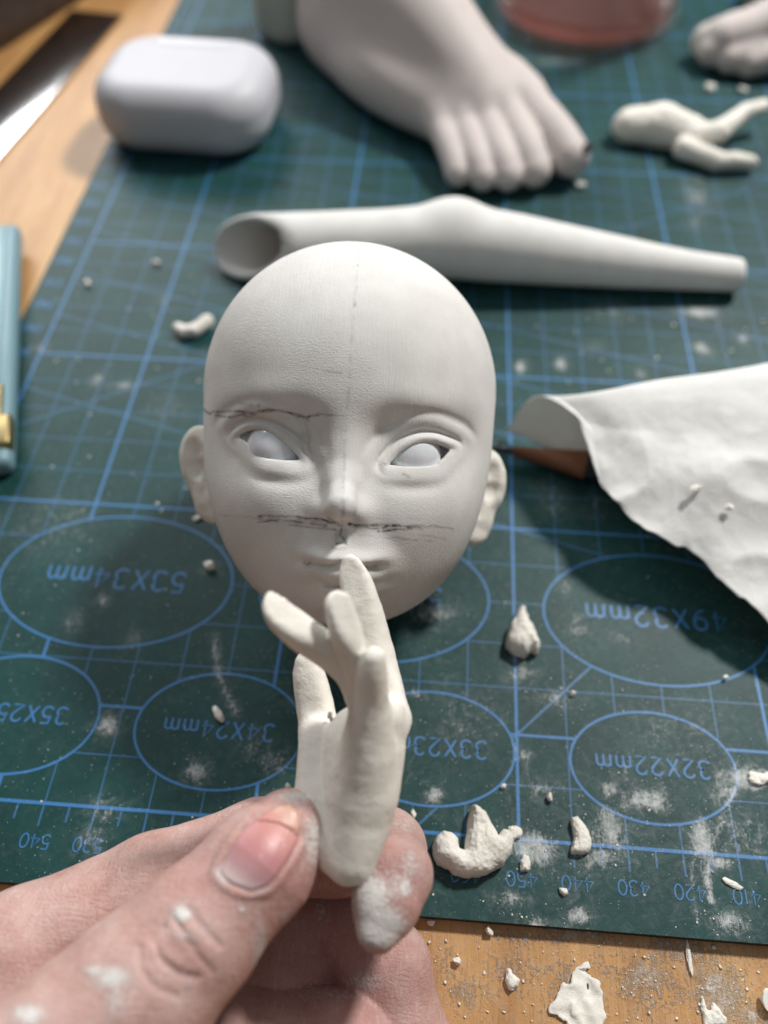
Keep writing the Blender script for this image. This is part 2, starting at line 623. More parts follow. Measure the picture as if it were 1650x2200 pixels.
class Ribbons:
    def __init__(self, z=ZP):
        self.v, self.f, self.z = [], [], z

    def line(self, a, b, w, step=3.0):
        a, b = np.array(a, float), np.array(b, float)
        L = np.linalg.norm(b - a)
        if L < 1e-6:
            return
        k = max(1, int(L / step))
        nrm = np.array([-(b - a)[1], (b - a)[0]]) / L * w / 2
        o = len(self.v)
        for i in range(k + 1):
            c = a + (b - a) * i / k
            self.v += [(*(c + nrm), self.z), (*(c - nrm), self.z)]
        self.f += [[o + 2 * i + 1, o + 2 * i + 3, o + 2 * i + 2, o + 2 * i] for i in range(k)]

    def path(self, pts, w, closed=False):
        pts = np.array(pts, float)
        n = len(pts)
        o = len(self.v)
        for i in range(n):
            if closed:
                t = pts[(i + 1) % n] - pts[i - 1]
            else:
                t = pts[min(i + 1, n - 1)] - pts[max(i - 1, 0)]
            t = t / (np.linalg.norm(t) + 1e-9)
            nr = np.array([-t[1], t[0]]) * w / 2
            self.v += [(*(pts[i] + nr), self.z), (*(pts[i] - nr), self.z)]
        for i in range(n if closed else n - 1):
            j = (i + 1) % n
            self.f.append([o + 2 * i + 1, o + 2 * j + 1, o + 2 * j, o + 2 * i])

    def build(self, name, mat, parent):
        V = np.array(self.v)
        return mesh(name, V, np.array(self.f), mat, parent, attrs={'dust': mat_dust(V)}, smooth=False)


OVALS = [(-89.6, 49.8, 53, 34, '53X34mm', 5.0), (-31.0, 50.0, 51, 33, '51X33mm', 5.0), (31.0, 48.7, 49, 32, '49X32mm', 4.8),
         (-102.0, 17.2, 35, 25, '35X25mm', 3.5), (-59.6, 16.7, 34, 24, '34X24mm', 3.5), (-17.0, 16.3, 33, 23, '33X23mm', 3.5), (26.4, 15.6, 32, 22, '32X22mm', 3.5),
         (88.0, 47.5, 47, 31, '47X31mm', 4.8), (68.0, 15.3, 31, 21, '31X21mm', 3.5)]
OVALS = OVALS


def clipped(rb, a, b, w, step=2.5):
    a, b = np.array(a, float), np.array(b, float)
    L = np.linalg.norm(b - a)
    k = int(L / 0.25)
    t = np.linspace(0, 1, k + 1)
    q = a + t[:, None] * (b - a)
    ok = np.ones(k + 1, bool)
    for cx, cy, ow, oh, _, _ in OVALS:
        ok &= ((q[:, 0] - cx) / (ow / 2)) ** 2 + ((q[:, 1] - cy) / (oh / 2)) ** 2 > 1
    i = 0
    while i <= k:
        if ok[i]:
            j = i
            while j < k and ok[j + 1]:
                j += 1
            if j > i:
                rb.line(q[i], q[j], w, step)
            i = j + 1
        else:
            i += 1


thin, thick, diag = Ribbons(ZP), Ribbons(ZP + 0.012), Ribbons(ZP - 0.008)
for gx in range(-130, 131, 10):
    big = (gx % 50 == 0) or gx == -130
    clipped(thick if big else thin, (gx, 0), (gx, 420), 0.64 if big else 0.27)
for gy in range(0, 421, 10):
    if gy == 0:
        continue
    big = gy % 50 == 20
    rb = Ribbons(ZP + 0.006 + (0.012 if big else 0))
    clipped(rb, (-130, gy), (460, gy), 0.60 if big else 0.26)
    tgt = thick if big else thin
    o = len(tgt.v)
    tgt.v += rb.v
    tgt.f += [[i + o for i in f] for f in rb.f]
thick.z += 0.012
thick.line((-130, 0), (460, 0), 0.68)
thick.line((-130, 420), (460, 420), 0.85)
for u in range(-130, 131, 5):
    thin.z = ZP + 0.004
    thin.line((u, -0.4), (u, -4.2 if u % 10 == 0 else -3.2), 0.36)
for y0 in (107, 136, 155, 176, 197, 225, 255):
    clipped(diag, (-130, y0), (130, y0 - 0.285 * 260), 0.36)
clipped(diag, (-130, 92), (120, 92 + 0.577 * 250), 0.36)
diag.z -= 0.006
clipped(diag, (-20, 0), (130, 150), 0.5)
diag.z -= 0.006
clipped(diag, (-130, 205), (90, 205 + 0.577 * 220), 0.36)
thin.build('thin_grid_lines', BLUE2, mat_root)
thick.build('thick_grid_lines', BLUE, mat_root)
diag.build('diagonal_lines', BLUE2, mat_root)
for cx, cy, ow, oh, _, _ in OVALS:
    rb = Ribbons(ZP + 0.03)
    t = np.linspace(0, 2 * np.pi, 97)[:-1]
    rb.path(np.stack([cx + ow / 2 * np.cos(t), cy + oh / 2 * np.sin(t)], 1), 0.5, True)
    rb.build('oval_outline', BLUE, mat_root)


def arc(cx, cy, rx, ry, a0, a1, n=10):
    t = np.radians(np.linspace(a0, a1, n))
    return [(cx + rx * math.cos(q), cy + ry * math.sin(q)) for q in t]


GLYPH = {
    '0': (0.62, [arc(0.31, 0.5, 0.29, 0.5, 0, 360, 22)]),
    '1': (0.34, [[(0.04, 0.78), (0.22, 1.0), (0.22, 0.0)]]),
    '2': (0.62, [arc(0.31, 0.70, 0.28, 0.30, 165, -30, 10) + [(0.03, 0.0), (0.60, 0.0)]]),
    '3': (0.62, [arc(0.29, 0.74, 0.26, 0.26, 150, -80, 10) + arc(0.29, 0.26, 0.30, 0.27, 82, -150, 12)]),
    '4': (0.66, [[(0.48, 0.0), (0.48, 1.0), (0.02, 0.30), (0.64, 0.30)]]),
    '5': (0.62, [[(0.55, 1.0), (0.13, 1.0), (0.07, 0.55)] + arc(0.29, 0.32, 0.30, 0.32, 130, -150, 12)]),
    '6': (0.62, [arc(0.31, 0.30, 0.28, 0.30, 0, 360, 18), arc(0.55, 0.32, 0.52, 0.68, 90, 175, 8)]),
    '7': (0.58, [[(0.02, 1.0), (0.56, 1.0), (0.2, 0.0)]]),
    '8': (0.62, [arc(0.31, 0.75, 0.24, 0.25, 0, 360, 16), arc(0.31, 0.25, 0.29, 0.26, 0, 360, 16)]),
    '9': (0.62, [arc(0.31, 0.70, 0.28, 0.30, 0, 360, 18), arc(0.07, 0.68, 0.52, 0.68, -90, -5, 8)]),
    'X': (0.66, [[(0.02, 0.0), (0.62, 1.0)], [(0.02, 1.0), (0.62, 0.0)]]),
    'm': (0.86, [[(0.05, 0.0), (0.05, 0.66)], [(0.05, 0.45)] + arc(0.24, 0.44, 0.19, 0.22, 170, 0, 7) + [(0.43, 0.0)],
                 [(0.43, 0.45)] + arc(0.62, 0.44, 0.19, 0.22, 170, 0, 7) + [(0.81, 0.0)]]),
}


def write(text, c, h, w, ang, name, track=0.22):
    """stroke lettering centred on c, letter height h, turned by ang"""
    tot = sum(GLYPH[g][0] for g in text) + track * (len(text) - 1)
    ca, sa = math.cos(ang), math.sin(ang)
    rb = Ribbons(ZP + 0.05)
    x0 = -tot / 2
    for g in text:
        gw, strokes = GLYPH[g]
        for si, s in enumerate(strokes):
            rb.z = ZP + 0.05 + 0.004 * si
            pts = [((x0 + gx) * h, (gy - 0.5) * h) for gx, gy in s]
            rb.path([(c[0] + ca * px_ - sa * py_, c[1] + sa * px_ + ca * py_) for px_, py_ in pts], w)
        x0 += gw + track
    rb.build(name, BLUE, mat_root)


for cx, cy, ow, oh, t, h in OVALS:
    write(t, (cx, cy), h, 0.42 if h < 4 else 0.55, math.pi, 'printed_oval_size', 0.24)
for k, u in enumerate(range(-120, 131, 10)):
    write(str(450 - u), (u + 0.4, -6.9), 2.5, 0.26, math.pi, 'printed_ruler_number', 0.17)
for v_ in range(0, 381, 10):
    write(str(420 - v_), (-135.4, v_), 2.6, 0.4, math.pi, 'printed_ruler_number', 0.17)


# ------------------------------------------------------------------ doll head
CLAY = clay_material('white_air_clay', (0.79, 0.775, 0.745, 1), (0.72, 0.705, 0.675, 1), grain=0.05, scratch=0.085, pencil=True)
CLAY_RAW = clay_material('raw_clay', (0.90, 0.865, 0.79, 1), (0.84, 0.80, 0.715, 1), grain=0.11, rough=0.95, dents=0.13)

HD = 161.0                                   # camera to head centre
_r = P(752, 935, d=1.0) - CAM
HZ = -_r / np.linalg.norm(_r)                # face normal
HX = RC @ np.array([1.0, 0, 0])
HX = HX - HZ * (HX @ HZ)
HX /= np.linalg.norm(HX)
HY = np.cross(HZ, HX)
HC = CAM - HZ * HD
HM = np.stack([HX, HY, HZ])                  # rows: local axes in world


def to_world(V):
    return HC + V @ HM


def fpx(V):
    """local head point -> photo pixel scale used for measuring"""
    k = FPX / (HD - V[:, 2])
    return 752 + V[:, 0] * k, 935 - V[:, 1] * k


def L(px, py, z=24.0):
    k = (HD - z) / FPX
    return ((px - 752) * k, -(py - 935) * k)


EYE_L = [L(x, y, 20) for x, y in [(503, 941), (512, 931), (525, 924), (542, 920), (560, 921), (584, 929), (610, 946), (632, 964), (648, 984),
                                  (643, 991), (622, 992), (601, 991), (576, 988), (559, 981), (542, 969), (525, 953)]]
EYE_R = [L(x, y, 20) for x, y in [(831, 999), (846, 979), (861, 966), (881, 955), (904, 948), (930, 948), (949, 953), (968, 960), (979, 966), (972, 973),
                                  (960, 986), (949, 995), (936, 1003), (893, 1006), (864, 1005), (844, 1003)]]


def round_poly(pts, n=56):
    p_ = np.array(pts)
    k = len(p_)
    t = np.arange(n) * k / n
    i = t.astype(int)
    u = (t - i)[:, None]
    a, b_, c_, d_ = p_[(i - 1) % k], p_[i % k], p_[(i + 1) % k], p_[(i + 2) % k]
    q_ = 0.5 * (2 * b_ + (c_ - a) * u + (2 * a - 5 * b_ + 4 * c_ - d_) * u ** 2 + (3 * b_ - a - 3 * c_ + d_) * u ** 3)
    return [tuple(r) for r in q_]


EYE_L, EYE_R = round_poly(EYE_L, 40), round_poly(EYE_R, 40)
BALL_R = 5.7
BALL_L = np.array([*L(592, 969, 20), 14.9])
BALL_RT = np.array([*L(884, 981, 20), 15.2])
MOUTH = [L(*q) for q in [(652, 1211), (680, 1213), (705, 1214), (728, 1206), (736, 1208), (746, 1206), (770, 1213), (795, 1219), (815, 1222)]]


def g2(x, y, c, sx, sy, rot=0.0):
    ca, sa = math.cos(rot), math.sin(rot)
    u = (x - c[0]) * ca + (y - c[1]) * sa
    v = -(x - c[0]) * sa + (y - c[1]) * ca
    return np.exp(-(u / sx) ** 2 - (v / sy) ** 2)


def face_relief(x, y):
    d = np.zeros(len(x))
    add = lambda a, px, py, sx, sy, rot=0.0: a * g2(x, y, L(px, py), sx, sy, rot)
    # brow ridge, sockets, temples
    d += add(0.5, 585, 862, 10, 4.0, 0.08) + add(0.5, 905, 866, 10, 4.0, -0.08)
    d += add(-2.1, 655, 950, 3.8, 5.6, 0.3) + add(-2.1, 826, 955, 3.8, 5.6, -0.3)
    d += add(-1.5, 575, 905, 7.5, 3.2, -0.05) + add(-1.5, 900, 918, 7.5, 3.4, 0.05)
    d += add(-0.5, 575, 985, 9, 5, -0.2) + add(-0.5, 905, 992, 9, 5, 0.1)
    d += add(-1.0, 480, 960, 4, 6) + add(-1.0, 1010, 960, 4, 6)
    # cheeks, muzzle, chin
    d += add(1.2, 560, 1090, 8, 7) + add(1.2, 930, 1095, 8, 7)
    d += add(2.1, 735, 1205, 8.5, 6.0)
    d += add(1.9, 742, 1292, 5.2, 3.6)
    d += add(-0.9, 735, 1256, 7, 1.5)
    d += add(-0.7, 640, 1150, 2.2, 5.0, -0.6) + add(-0.6, 832, 1160, 2.2, 5.0, 0.6)
    # eyelids
    for poly, sgn in ((EYE_L, -1), (EYE_R, 1)):
        cx = sum(q[0] for q in poly) / len(poly)
        cy = sum(q[1] for q in poly) / len(poly)
        near = (np.abs(x - cx) < 13) & (np.abs(y - cy) < 11)
        if not near.any():
            continue
        xs_, ys_ = x[near], y[near]
        s = poly2(xs_, ys_, poly)
        tilt = -0.32 * sgn * (xs_ - cx) * -1
        up = 1 / (1 + np.exp(-((ys_ - cy) - (-0.30 if sgn < 0 else 0.30) * (xs_ - cx)) * 1.6))
        o = np.clip(s, 0, None)
        rel = 0.42 * np.exp(-((o - 0.6) / 0.6) ** 2) * (0.12 + 0.88 * up)           # lid rim
        rel -= 0.50 * np.exp(-((o - 1.75) / 0.45) ** 2) * up                          # crease over the lid
        rel += 0.38 * np.exp(-((o - 3.2) / 1.3) ** 2) * up
        rel -= 0.25 * np.exp(-((o - 4.9) / 0.8) ** 2) * up * (1.0 if sgn > 0 else 0.6)
        rel += 0.30 * np.exp(-((o - 1.5) / 1.3) ** 2) * (1 - up)                      # lower lid
        rel -= 0.35 * np.exp(-((o - 3.4) / 1.1) ** 2) * (1 - up) * np.exp(-((xs_ - cx + sgn * 2.2) / 5.0) ** 2)
        d[near] += rel
    # hard fold beside the left eye
    d += -0.55 * np.exp(-(line2(x, y, [L(640, 895), L(655, 920), L(660, 945), L(655, 970)]) / 0.45) ** 2)
    # lips
    lm = line2(x, y, MOUTH)
    d += 2.1 * g2(x, y, L(712, 1237), 2.7, 1.7, 0.16) + 2.0 * g2(x, y, L(768, 1242), 2.8, 1.7, -0.16)
    d += 1.35 * g2(x, y, L(697, 1197), 3.4, 1.3, -0.10) + 1.35 * g2(x, y, L(778, 1203), 3.4, 1.3, 0.02) + 0.8 * g2(x, y, L(738, 1194), 1.9, 1.5)
    d += -(0.55 + 0.6 * np.exp(-((x - L(736, 0)[0]) / 4.0) ** 2)) * np.exp(-(lm / 0.34) ** 2) - 0.15 * np.exp(-(lm / 0.9) ** 2)
    d += -1.1 * np.exp(-(line2(x, y, [L(688, 1259), L(715, 1265), L(748, 1266), L(765, 1264)]) / 0.38) ** 2)
    for k, (a, bq) in enumerate([((655, 1236), (690, 1230)), ((660, 1243), (705, 1234)), ((668, 1249), (712, 1240))]):
        d += -0.22 * np.exp(-(line2(x, y, [L(*a), L(*bq)]) / 0.2) ** 2)
    d += -0.45 * g2(x, y, L(655, 1213), 2.2, 1.2) - 0.35 * g2(x, y, L(812, 1224), 2.2, 1.2)
    # cut under the nose
    ph = poly2(x, y, [L(*q) for q in [(724, 1133), (741, 1132), (742, 1150), (739, 1166), (722, 1168), (721, 1150)]])
    d += -0.75 / (1 + np.exp(ph / 0.16)) + 0.15 * np.exp(-((ph - 0.4) / 0.3) ** 2)
    d += 0.35 * np.exp(-(line2(x, y, [L(655, 1120), L(652, 1150), L(640, 1185)]) / 1.2) ** 2)
    return d


def head_field(p):
    d = ell(p, (0.2, 8.3, -6), (29.3, 29.6, 30))
    d = smin(d, ell(p, (-0.5, -6.0, 1.0), (27.6, 24.5, 22.8)), 5)
    d = smin(d, ell(p, (-0.7, -17.4, 3.5), (22.6, 19.6, 19.8)), 6)
    d = smin(d, seg(p, (0, -14, -14), (0, -24, -33), 12.0, 12.0), 4)          # neck stub, hidden behind the jaw
    x, y, z = p[:, 0], p[:, 1], p[:, 2]
    w = 1 / (1 + np.exp(-(z - 6) / 1.2))
    m = z > -2
    if m.any():
        d = d.copy()
        rl = face_relief(x[m], y[m]) * w[m]
        # the sculpted relief thins out where it meets the nose
        d[m] -= rl
    # nose: one ridge from the brow to the tip, soft wings
    nx_ = L(733, 0)[0]
    nose = chain(p, [(nx_ + 0.6, 3.0, 19.6), (nx_ + 0.3, -3.0, 21.5), (nx_ + 0.1, -7.5, 24.2), (nx_, -11.4, 27.8)], [2.4, 2.3, 2.2, 2.5], 1.2)
    wings = smin(ell(p, (nx_ - 2.6, -12.6, 23.6), (2.0, 1.8, 2.6)), ell(p, (nx_ + 2.8, -12.9, 23.6), (2.0, 1.8, 2.6)), 0.5)
    d = smin(d, smin(nose, wings, 2.6), 3.2)
    d = smax(d, -(HC[2] + p @ HM[:, 2]), 0.6)                                 # cut flat where it stands on the mat
    # nostrils
    for nx2, ny2 in (L(707, 1114), L(766, 1121)):
        d = smax(d, -ell(p, (nx2, ny2, 24.2), (0.95, 0.55, 1.5)), 0.4)
    # mouth corner pits
    for (cx, cy), r in ((L(657, 1211), 0.8), (L(808, 1222), 0.6)):
        d = smax(d, -(np.hypot(x - cx, (y - cy) * 1.15) - r + 0.10 * np.clip(24 - z, -3, 6) + np.where(z < 18.6, 9, 0)), 0.5)
    # eye openings
    for poly, ball in ((EYE_L, BALL_L), (EYE_R, BALL_RT)):
        cx, cy = ball[0], ball[1]
        near = (np.abs(x - cx) < 14) & (np.abs(y - cy) < 10) & (z > 2)
        if near.any():
            e = np.full(len(x), 50.0)
            s = poly2(x[near], y[near], poly)
            e[near] = np.maximum(s + 0.32, 14.6 - z[near])
            d = smax(d, -e, 0.55)
    return d


lo, hi = (-31, -45, -38), (31, 40, 34)
V, F = sculpt(head_field, lo, hi, 1.0, sub=2, its=3)
V = V + 0
hx, hy = fpx(V)
front = V[:, 2] > 2
nz = vnoise(V, 1.3, 4)
nz2 = vnoise(V, 0.5, 9)
PEN = np.zeros(len(V))


def draw(pts, w, a, wob=2.0, rough=0.55):
    global PEN
    d = line2(hx + nz2 * wob, hy + vnoise(V, 0.45, 21) * wob, pts)
    k = min(1.25, a * 1.35) * np.exp(-(d / w) ** 2) * np.clip(1 - rough * 0.5 + rough * nz, 0, 1.2)
    PEN = np.maximum(PEN, np.where(front, k, 0))


draw([(775, 520), (768, 600), (762, 660), (757, 720)], 3.0, .20, 2, 1.2)
draw([(763, 640), (761, 690)], 3.0, .38, 2, 1.0)
draw([(757, 720), (752, 800), (746, 880)], 4, .16, 2, 1.0)
draw([(742, 890), (740, 960), (738, 1030), (735, 1090), (734, 1118)], 3.4, .26, 2, 0.9)
draw([(735, 920), (733, 1000), (732, 1060)], 7, .13)
draw([(737, 1075), (735, 1105)], 5, .34)
draw([(443, 882), (456, 889)], 2.6, .9, 1)
draw([(462, 886), (500, 884), (540, 888), (580, 882), (620, 886), (655, 893)], 2.6, .75)
draw([(468, 893), (500, 897), (525, 893), (560, 884), (600, 883)], 2.4, .75)
draw([(530, 897), (560, 887), (605, 883)], 2.4, .7)
draw([(630, 890), (660, 896), (685, 894)], 2.8, .85)
draw([(680, 891), (720, 891), (745, 894)], 2.4, .4)
draw([(655, 893), (664, 903)], 2.2, .7)
draw([(520, 868), (560, 872)], 4, .35)
draw([(556, 1108), (590, 1107), (640, 1110), (690, 1116), (735, 1128)], 2.6, .85)
draw([(556, 1120), (600, 1115), (650, 1122), (700, 1130)], 2.6, .7)
draw([(560, 1112), (640, 1118), (720, 1124)], 6, .35, 4)
draw([(620, 1126), (660, 1132), (720, 1138)], 2.2, .55)
draw([(470, 1104), (560, 1112)], 2.4, .22)
draw([(705, 1112), (728, 1128), (733, 1132)], 3.0, .9, 1)
draw([(750, 1124), (768, 1130), (800, 1128), (860, 1132), (910, 1131)], 4.2, .9, 3)
draw([(770, 1128), (800, 1136), (850, 1130)], 3.2, .8, 3)
draw([(812, 1142), (850, 1139), (885, 1137)], 2.6, .9, 1)
draw([(880, 1136), (930, 1132), (975, 1138)], 2.2, .45)
draw([(770, 1150), (840, 1156), (930, 1165)], 2.4, .3)
draw([(900, 1150), (960, 1160)], 2.0, .35)
draw([(733, 1136), (731, 1150), (738, 1158), (741, 1168)], 2.8, .9, 1)
draw([(722, 1168), (740, 1169)], 2.0, .6, 1)
draw([(812, 990), (826, 997)], 3.0, .5, 1)
draw([(700, 800), (735, 803)], 2.4, .35)
draw([(866, 1018), (880, 1026)], 3.0, .5, 1)
# brown tint: eye corners, mouth pits, nostrils, faint patches on the face
FACE_TINT = np.zeros(len(V))
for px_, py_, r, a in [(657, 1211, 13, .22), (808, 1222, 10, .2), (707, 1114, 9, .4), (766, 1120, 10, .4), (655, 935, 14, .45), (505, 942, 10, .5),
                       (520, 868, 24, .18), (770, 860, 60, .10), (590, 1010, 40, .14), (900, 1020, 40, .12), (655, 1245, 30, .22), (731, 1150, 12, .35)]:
    FACE_TINT = np.maximum(FACE_TINT, a * np.exp(-(((hx - px_) ** 2 + (hy - py_) ** 2) / r ** 2)) * front)
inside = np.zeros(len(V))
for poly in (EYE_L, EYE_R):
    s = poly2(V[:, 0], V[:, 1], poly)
    inside = np.maximum(inside, ((s < 0.4) & (V[:, 2] < 19.5) & front) * 0.12)  # faint brown inside the eye openings
FACE_TINT = np.clip(np.maximum(FACE_TINT, inside), 0, 1)
hbase = np.array([HC[0], HC[1], 0.0])
head = empty('head_sculpture', hbase)
tag(head, 'bald white clay doll head with pencil guide lines and blank white eyes', 'doll head')
mesh('head_shell', to_world(V), F, CLAY, head, attrs={'pencil': PEN, 'brown_tint': FACE_TINT})

# eyeballs
m, nt, b = material('eye_resin')
c = mix(nt, ramp(nt, noise(nt, coord(nt), 0.5, 3), [(0.4, (0, 0, 0)), (0.7, (1, 1, 1))]), (0.76, 0.77, 0.81, 1), (0.83, 0.84, 0.87, 1))
nt.links.new(c, b.inputs['Base Color'])
b.inputs['Roughness'].default_value = 0.16
b.inputs['Coat Weight'].default_value = 0.5
b.inputs['Subsurface Weight'].default_value = 0.4
b.inputs['Subsurface Scale'].default_value = 0.002
EYE_M = m


def uv_sphere(c, r, nu=48, nv=32):
    V, F = [], []
    for j in range(nv + 1):
        t = math.pi * j / nv
        for i in range(nu):
            f = 2 * math.pi * i / nu
            V.append((c[0] + r * math.sin(t) * math.cos(f), c[1] + r * math.sin(t) * math.sin(f), c[2] + r * math.cos(t)))
    for j in range(nv):
        for i in range(nu):
            F.append([j * nu + i, (j + 1) * nu + i, (j + 1) * nu + (i + 1) % nu, j * nu + (i + 1) % nu])
    return np.array(V), F


for c in (BALL_L, BALL_RT):
    V, F = uv_sphere((0, 0, 0), BALL_R)
    mesh('eyeball', to_world(V + c), F, EYE_M, head)


# ears
def ear_field(side):
    if side < 0:
        c = np.array([-29.6, -7.6, -6.0])
    else:
        c = np.array([27.2, -12.4, -6.0])

    def f(p):
        q = p - c
        q = q * np.array([-side * -1.0, 1, 1])          # local x grows outwards
        x, y, z = q[:, 0], q[:, 1], q[:, 2]
        z = z + 0.25 * np.clip(x, -4, 8)
        q = np.stack([x - 0.08 * y, y, z], 1)
        wv = 1.0
        d = ell(q, (0, 2.2, 0), (6.0, 8.2, 2.9))
        d = smin(d, ell(q, (-0.4, -6.0, 0.2), (4.2, 4.6, 2.7)), 2.5)
        d = smin(d, ell(q, (-1.2, -8.6, 0.6), (3.0, 2.4, 2.4)), 1.5)
        d = smax(d, -ell(q, (1.9, 4.6, 3.3), (1.9, 2.6, 1.9)), 0.9)
        d = smax(d, -ell(q, (1.6, 1.0, 3.3), (1.7, 2.0, 2.3)), 0.8)
        d = smax(d, -ell(q, (-1.2, -0.4, 3.4), (1.3, 3.4, 2.0)), 0.8)
        d = smax(d, -ell(q, (3.6, -3.0, 3.0), (0.9, 2.6, 1.0)), 0.8)
        d = d + 0.75 - 0.16 * vnoise(p, 0.5, 3)
        return d
    return f, c


for side in (-1, 1):
    f, c = ear_field(side)
    V, F = sculpt(f, c - [11, 14, 9], c + [11, 14, 9], 0.7, sub=1)
    mesh('ear', to_world(V), F, CLAY_RAW, head)


# ------------------------------------------------------------------ small clay hand held in front of the lips
def D(px, py, d):
    return P(px, py, d=d)


def cam_dir(x_, y_, z_):
    v_ = RC @ np.array([x_, y_, z_], float)
    return v_ / np.linalg.norm(v_)


def dh_field(p):
    palm = limb(p, [D(784, 1600, 123), D(778, 1670, 121.5), D(768, 1760, 119.5), D(752, 1842, 118.5)], [6.2, 5.9, 5.0, 4.0], 12)
    pinky = limb(p, [D(782, 1700, 119), D(790, 1600, 117), D(797, 1500, 114), D(797, 1445, 112), D(803, 1416, 111)], [4.7, 3.9, 2.6, 2.3, 1.75], 12)
    # pared planes: the palm side to the left, the outer edge to the right
    heel = smax(palm, (p - D(728, 1640, 117.0)) @ cam_dir(-0.62, 0.05, 0.78) - 1.0, 1.0)
    heel = smax(heel, (p - D(826, 1640, 117.5)) @ cam_dir(0.72, 0.05, 0.69) - 1.2, 1.0)
    heel = smin(heel, pinky, 1.6)
    thenar = limb(p, [D(686, 1580, 126), D(686, 1660, 124), D(692, 1760, 121.5), D(722, 1830, 120)], [3.1, 3.5, 4.1, 3.4], 10)
    thumb = limb(p, [D(690, 1600, 126.6), D(677, 1520, 128.5), D(665, 1460, 129), D(658, 1424, 129)], [3.2, 3.0, 2.7, 1.95])
    thumb = smax(thumb, (p - D(672, 1500, 126.4)) @ cam_dir(-0.1, 0.1, 0.99), 0.8)
    d = smin(heel, smin(thenar, thumb, 1.2), 0.8)
    index = limb(p, [D(830, 1545, 124), D(812, 1440, 128), D(790, 1335, 129.5), D(763, 1252, 129.3), D(749, 1207, 128.6)], [3.9, 3.25, 2.9, 2.6, 1.75])
    index = smax(index, (p - D(780, 1330, 127.1)) @ cam_dir(-0.25, 0.15, 0.95), 0.7)
    middle = limb(p, [D(800, 1545, 120), D(772, 1440, 115.8), D(744, 1360, 112.8), D(728, 1298, 111.5)], [3.2, 2.25, 2.35, 2.05])
    ring = limb(p, [D(792, 1545, 121), D(754, 1458, 119.5), D(702, 1400, 116.5), D(646, 1360, 113.5), D(604, 1320, 112), D(592, 1292, 111.5)], [2.6, 2.0, 2.45, 2.5, 2.3, 1.95])
    ring = smax(ring, (p - D(650, 1350, 111.7)) @ cam_dir(0.45, 0.5, 0.75), 0.7)
    middle = smax(middle, (p - D(748, 1350, 111.2)) @ cam_dir(0.55, 0.2, 0.8), 0.7)
    for fgr, kk in ((index, 0.9), (middle, 0.6), (ring, 0.6)):
        d = smin(d, fgr, kk)
    d = smin(d, ell(p, D(836, 1545, 122.5), (2.6, 3.2, 3.6)), 1.6)
    d = smax(d, -chain(p, [D(724, 1560, 114.5), D(708, 1680, 113.0), D(696, 1820, 113.3)], [1.5, 1.4, 1.0]), 0.8)
    d += 0.10 * vnoise(p, 0.2, 6) + 0.07 * vnoise(p, 0.55, 8) + 0.05 * np.abs(vnoise(p, 1.1, 14))
    return d


pts = np.array([D(590, 1290, 112), D(750, 1200, 130), D(870, 1500, 120), D(740, 1890, 118), D(800, 1412, 109)])
V, F = sculpt(dh_field, pts.min(0) - 8, pts.max(0) + 8, 0.9, sub=1)
dh = empty('clay_hand', D(748, 1875, 118.5))
tag(dh, 'small white clay doll hand with spread fingers held upright against the doll lips', 'doll hand')
mesh('hand_body', V, F, CLAY_RAW, dh)
# loose scrap of clay still hanging at the thumb web
for px_, py_, dd, r in [(709, 1537, 123.5, 0.7), (712, 1545, 123.5, 0.5), (618, 1690, 121, 0.6)]:
    vv, ff = uv_sphere((0, 0, 0), 1.0, 8, 6)
    vv = vv * [r * 0.6, r * 0.7, r * 1.6] + 0.25 * r * vnoise(vv, 1.4, 3)[:, None]
    mesh('clay_scrap', vv + D(px_, py_, dd), ff, CLAY_RAW, dh)


# ------------------------------------------------------------------ the human hand that holds it
TH = [D(60, 2330, 104), D(300, 2110, 109), D(430, 1985, 112.5), D(560, 1840, 116), D(622, 1768, 118)]
NAIL_C = D(572, 1815, 108.0)


